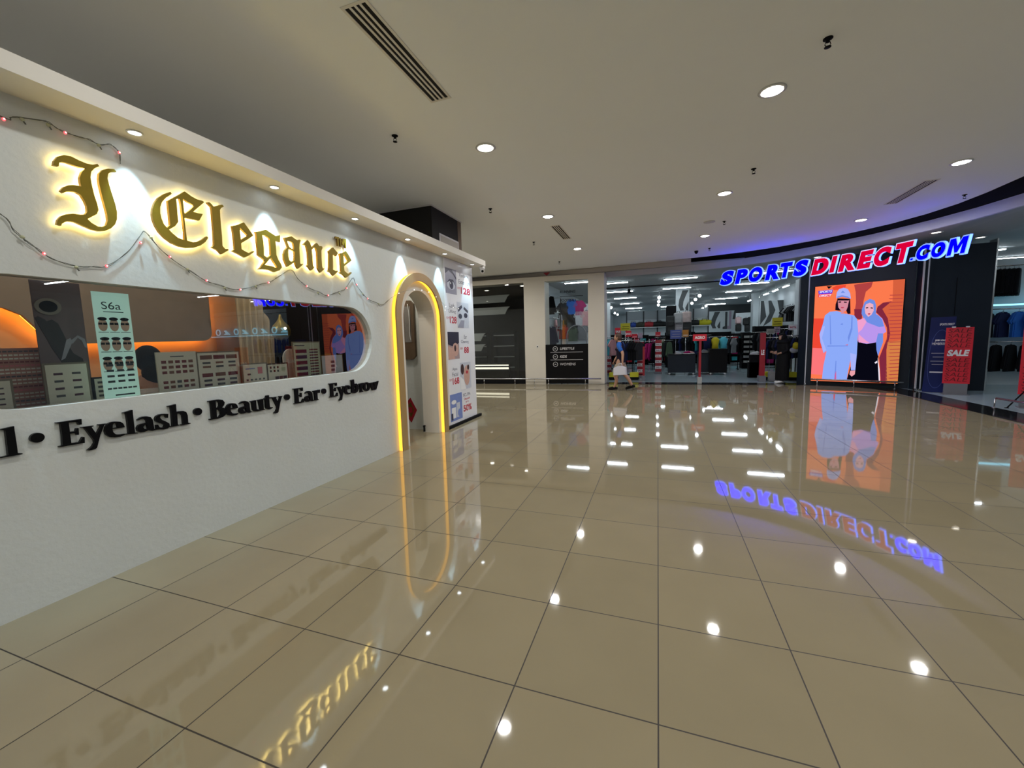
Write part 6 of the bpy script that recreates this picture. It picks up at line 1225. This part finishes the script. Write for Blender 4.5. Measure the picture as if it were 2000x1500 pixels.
def hand(J, E, wi, wr, dirv, side, scale=1.0):
    """adds palm and five fingers to the joint list; wi = index of the wrist joint"""
    d = dirv.normalized(); s = side.normalized(); n = d.cross(s)
    J.append((wr+d*.045*scale, (.020,.013))); pi_ = len(J)-1; E.append((wi, pi_))
    J.append((wr+d*.085*scale, (.022,.011))); kn = len(J)-1; E.append((pi_, kn))
    for k, (off, ln) in enumerate(((-.026,.062),(-.009,.072),(.009,.067),(.025,.052))):
        a = wr+d*.10*scale+s*off; b_ = a+(d*.9+n*.35)*ln*.5; c = b_+(d*.6+n*.7)*ln*.5
        J += [(a,.0075),(b_,.007),(c,.006)]; q = len(J); E += [(kn,q-3),(q-3,q-2),(q-2,q-1)]
    a = wr+d*.03*scale-s*.03; b_ = a+(d*.7-s*.5+n*.4)*.035; J += [(a,.009),(b_,.0075),(b_+(d*.8+n*.5)*.025,.0065)]; q = len(J); E += [(pi_,q-3),(q-3,q-2),(q-2,q-1)]
def head_mesh(c, look, m, parent, r=1.0):
    look = look.normalized(); side = look.cross(Vector((0,0,1))).normalized(); n, k = 20, 16; vs = []
    for i in range(k+1):
        ph = pi*i/k
        for j in range(n):
            th = 2*pi*j/n; x = math.sin(ph)*math.cos(th); y = math.sin(ph)*math.sin(th); z = -math.cos(ph)
            fx = .098*x*(1.0+.05*(z > 0)); sy = .075*y*(1-.25*max(0,-z)**2); zz = .118*z
            if x > 0 and abs(y) < .22 and -.35 < z < .12: fx += .022*(1-abs(y)/.22)*(1-abs((z+.12)/.25))  if abs((z+.12)/.25) < 1 else 0
            if x > .6 and abs(y) > .2 and abs(y) < .6 and 0 < z < .25: fx -= .008
            vs.append(c+(look*fx+side*sy+Vector((0,0,zz)))*r)
    mbx = MB(); mbx.add(vs, [(i*n+j, i*n+(j+1)%n, (i+1)*n+(j+1)%n, (i+1)*n+j) for i in range(k) for j in range(n)], m, True)
    for s in (-1, 1): mbx.ball(c+side*s*.076*r-look*.005, (.012,.012,.03), m, 8, 6)
    mbx.build('head', parent)
    mbx = MB()
    for s in (-1, 1): mbx.ball(c+(look*.088+side*s*.03+Vector((0,0,.012)))*r, .0062*r, 'white_print', 8, 6); mbx.ball(c+(look*.0925+side*s*.03+Vector((0,0,.012)))*r, .0042*r, 'black_gloss', 8, 6)
    mbx.build('eyes', parent)
    mbx = MB(); mbx.ball(c+(look*.088+Vector((0,0,-.055)))*r, (.012,.022,.006), 'ink_pink', 8, 6); mbx.build('mouth', parent)
V = Vector
# --- man walking to the left with a white carrier bag
g0 = V((-1.02, 10.78, 0))
t = thing('person', 'man walking left in dark blue sleeved shirt and shorts carrying a white bag', 'person', g0)
R_ = Matrix.Rotation(math.radians(180-12), 3, 'Z')       # local x = walking direction
q = lambda x, y, z: g0 + R_@V((x, y, z))
# local frame: +x forward, +y to his left
J = [(q(0,0,.90),(.125,.105)),(q(.01,0,1.04),(.12,.10)),(q(.02,0,1.20),(.135,.11)),(q(.03,0,1.34),(.13,.10)),(q(.05,0,1.42),.058),(q(.07,0,1.48),.052)]
E_ = [(0,1),(1,2),(2,3),(3,4),(4,5)]
def limb(base, pts):
    i = base
    for p, r in pts: J.append((p, r)); E_.append((i, len(J)-1)); i = len(J)-1
    return i
limb(0, [(q(.02,.09,.82),.095),(q(.16,.09,.47),.062),(q(.10,.09,.30),.055),(q(.16,.09,.09),.038),(q(.26,.09,.04),.030)])
limb(0, [(q(-.02,-.09,.82),.095),(q(-.06,-.09,.48),.062),(q(-.20,-.09,.32),.055),(q(-.30,-.09,.13),.038),(q(-.20,-.09,.045),.030)])
wl = limb(3, [(q(.03,.17,1.33),.058),(q(-.12,.23,1.08),.045),(q(-.12,.27,.84),.030)])
hand(J, E_, wl, q(-.12,.27,.84), R_@V((0,0,-1)), R_@V((1,0,0)))
wr = limb(3, [(q(.03,-.17,1.33),.058),(q(.10,-.22,1.07),.045),(q(.26,-.22,.87),.030)])
hand(J, E_, wr, q(.26,-.22,.87), R_@V((.4,0,-1)), R_@V((1,0,.4)))
skin_mesh('body', J, E_, 'skin', t)
head_mesh(q(.10,0,1.54), R_@V((1,.15,-.12)), 'skin', t)
mb = MB(); hd = q(.10,0,1.54); mb.ball(hd+R_@V((-.025,0,.03)), (.098,.086,.108), 'hair', 16, 12); mb.ball(hd+R_@V((-.05,0,-.03)), (.07,.08,.08), 'hair', 14, 10); mb.build('hair', t)
SJ = [(q(0,0,.70),(.172,.165)),(q(.01,0,1.0),(.142,.12)),(q(.02,0,1.2),(.155,.13)),(q(.03,0,1.35),(.14,.11)),(q(.04,0,1.42),(.075,.07)),
      (q(.03,.17,1.35),.078),(q(-.06,.22,1.14),.068),(q(.03,-.17,1.35),.078),(q(-.08,-.22,1.16),.068)]
skin_mesh('shirt', SJ[:5], [(0,1),(1,2),(2,3),(3,4)], 'shirt_dark', t)
skin_mesh('sleeve', [(q(.03,.06,1.37),.088),(q(.01,.2,1.28),.07),(q(-.09,.228,1.12),.066)], [(0,1),(1,2)], 'shirt_blue', t)
skin_mesh('sleeve', [(q(.03,-.06,1.37),.088),(q(.01,-.2,1.28),.07),(q(.08,-.222,1.12),.066)], [(0,1),(1,2)], 'shirt_blue', t)
mb = MB(); mb.ball(q(0,0,.80), (.13,.145,.12), 'khaki', 18, 12); mb.tube([q(.01,.075,.80),q(.08,.085,.66),q(.15,.095,.50)], [.085,.098,.092], 'khaki', 14); mb.tube([q(-.01,-.075,.80),q(-.04,-.085,.66),q(-.06,-.095,.50)], [.085,.098,.092], 'khaki', 14); mb.build('shorts', t)
for (x, y, z, tilt) in ((.22,.09,.0,0.0),(-.24,-.09,.03,.35)):
    mb = MB(); mb.tube([q(x-.14,y,.05+z+tilt*.1),q(x-.08,y,.062+z+tilt*.06),q(x,y,.055+z),q(x+.08,y,.04+z-tilt*.03),q(x+.13,y,.03)], [.03,.046,.046,.04,.024], 'black_matte', 10); mb.build('shoe', t)
bag = thing('carrier_bag', 'white plastic carrier bag hanging from the hand of the walking man', 'bag', q(-.10,.30,.4))
mb = MB(); B0 = q(-.07,.31,.46); pl_ = [(-.19,0),(.18,.02),(.17,.22),(.05,.27),(-.08,.26),(-.185,.21)]; fr = Fr(B0, R_@V((-1,-.15,0)), (0,0,1))
mb.prism([pl_], fr, -.04, .04, 'white_bag'); mb.prism([[(x*.85,z*.95+.01) for x, z in pl_]], fr, -.07, .07, 'white_bag'); mb.build('body', bag)
mb = MB(); mb.tube([fr(-.07,.24,0), fr(-.03,.34,0), fr(.03,.34,0), fr(.06,.24,0)], .007, 'white_bag', 6); mb.build('handle', bag)
# --- woman in a long black robe standing by the rack, facing left
g0 = V((3.60, 13.05, 0.006))
t = thing('person', 'woman in long black robe and black headscarf standing in the shop entrance', 'person', g0)
R_ = Matrix.Rotation(math.radians(195), 3, 'Z'); q = lambda x, y, z: g0 + R_@V((x, y, z)); sc_ = 1.0
J = [(q(0,0,.84),(.11,.11)),(q(0,0,1.0),(.10,.10)),(q(0,0,1.16),(.11,.11)),(q(.0,0,1.25),(.10,.09)),(q(.02,0,1.31),.05),(q(.03,0,1.36),.045)]
E_ = [(0,1),(1,2),(2,3),(3,4),(4,5)]
limb(0, [(q(.02,.07,.76),.08),(q(.04,.08,.44),.055),(q(.02,.08,.10),.036),(q(.1,.09,.035),.028)])
limb(0, [(q(-.02,-.07,.76),.08),(q(-.0,-.08,.44),.055),(q(-.04,-.08,.10),.036),(q(.04,-.09,.035),.028)])
a_ = limb(3, [(q(0,.14,1.23),.05),(q(-.02,.18,.98),.04),(q(.17,.12,.92),.026)]); hand(J, E_, a_, q(.17,.12,.92), R_@V((1,-.2,.1)), R_@V((0,0,1)), .9)
a_ = limb(3, [(q(0,-.14,1.23),.05),(q(.0,-.18,.98),.04),(q(.18,-.10,.95),.026)]); hand(J, E_, a_, q(.18,-.10,.95), R_@V((1,.2,.1)), R_@V((0,0,1)), .9)
skin_mesh('body', J, E_, 'skin', t)
head_mesh(q(.05,0,1.40), R_@V((1,.35,-.2)), 'skin', t, .92)
mb = MB(); n, k = 24, 14; vs = []
prof = [(.20,.09),(.20,.25),(.195,.5),(.19,.75),(.175,.95),(.175,1.05),(.19,1.18),(.175,1.26),(.09,1.32)]
for r, z in prof:
    for j in range(n): th = 2*pi*j/n; rr = r*(1+.05*math.sin(th*7+z*3)*(1 if z < .9 else .2)); vs.append(q(rr*math.cos(th)*.85, rr*math.sin(th), z))
mb.add(vs, [(i*n+j, i*n+(j+1)%n, (i+1)*n+(j+1)%n, (i+1)*n+j) for i in range(len(prof)-1) for j in range(n)], 'black_matte', True); mb.build('robe', t)
for s in (-1, 1): skin_mesh('sleeve', [(q(0,s*.12,1.25),.065),(q(-.02,s*.19,1.0),.062),(q(.13,s*.13,.93),.058)], [(0,1),(1,2)], 'black_matte', t)
mb = MB(); hc = q(.05,0,1.40); look = (R_@V((1,.35,-.2))).normalized(); sd = look.cross(V((0,0,1))).normalized(); n, k = 22, 16; vs = []; fs = []
for i in range(k+1):
    ph = pi*i/k
    for j in range(n): th = 2*pi*j/n; vs.append(hc+look*(.112*math.sin(ph)*math.cos(th)-.012)+sd*.098*math.sin(ph)*math.sin(th)+V((0,0,-.130*math.cos(ph)-.004)))
for i in range(k):
    for j in range(n):
        th = 2*pi*(j+.5)/n; ph = pi*(i+.5)/k; x = math.sin(ph)*math.cos(th); y = math.sin(ph)*math.sin(th); z = -math.cos(ph)
        if x > .55 and abs(y) < .62 and -.62 < z < .55: continue
        fs.append((i*n+j, i*n+(j+1)%n, (i+1)*n+(j+1)%n, (i+1)*n+j))
mb.add(vs, fs, 'black_matte', True); mb.lathe([(.19,1.22-.0),(.16,1.29),(.11,1.34),(.075,1.37)], 'black_matte', 22, Fr(g0,(1,0,0),(0,1,0))); hs = mb.build('headscarf', t)
md = hs.modifiers.new('thick', 'SOLIDIFY'); md.thickness = .006
for s, x in ((1,.10),(-1,.04)):
    mb = MB(); mb.tube([q(x-.1,s*.09,.045),q(x-.04,s*.09,.055),q(x+.04,s*.09,.045),q(x+.13,s*.09,.025)], [.03,.04,.04,.022], 'sale_white', 10); mb.build('shoe', t)
# --- seated person inside the beauty shop: only dark hair and shoulders show behind the boards
g0 = V((-4.62, atX(287,703,-4.62).y, 0))
t = thing('person', 'seated person with dark hair behind the boards inside the beauty shop', 'person', g0)
q = lambda x, y, z: g0 + V((x, y, z)); hz = atX(287,703,-4.62).z
J = [(q(-.02,0,.55),(.13,.15)),(q(0,0,.75),(.12,.14)),(q(0,0,hz-.36),(.12,.16)),(q(0,0,hz-.22),(.10,.13)),(q(0,0,hz-.12),.05)]; E_ = [(0,1),(1,2),(2,3),(3,4)]
limb(0, [(q(-.3,.1,.54),.075),(q(-.46,.1,.50),.06),(q(-.47,.1,.10),.04),(q(-.56,.1,.04),.03)]); limb(0, [(q(-.3,-.1,.54),.075),(q(-.46,-.1,.50),.06),(q(-.47,-.1,.10),.04),(q(-.56,-.1,.04),.03)])
a_ = limb(3, [(q(0,.18,hz-.25),.05),(q(-.04,.23,hz-.5),.04),(q(-.26,.18,hz-.54),.026)]); hand(J, E_, a_, q(-.26,.18,hz-.54), V((-1,0,0)), V((0,0,1)), .9)
a_ = limb(3, [(q(0,-.18,hz-.25),.05),(q(-.04,-.23,hz-.5),.04),(q(-.26,-.18,hz-.54),.026)]); hand(J, E_, a_, q(-.26,-.18,hz-.54), V((-1,0,0)), V((0,0,1)), .9)
skin_mesh('body', J, E_, 'skin', t); head_mesh(q(-.01,0,hz), V((-1,0,-.2)), 'skin', t)
skin_mesh('shirt', [(q(0,0,.5),(.15,.17)),(q(0,0,.8),(.14,.16)),(q(0,0,hz-.34),(.14,.18)),(q(0,0,hz-.22),(.12,.17))], [(0,1),(1,2),(2,3)], 'black_matte', t)
mb = MB(); mb.ball(q(.02,0,hz+.015), (.115,.105,.125), 'black_hair', 16, 12); mb.ball(q(.05,.04,hz-.12), (.08,.12,.12), 'black_hair', 14, 10); mb.build('hair', t)
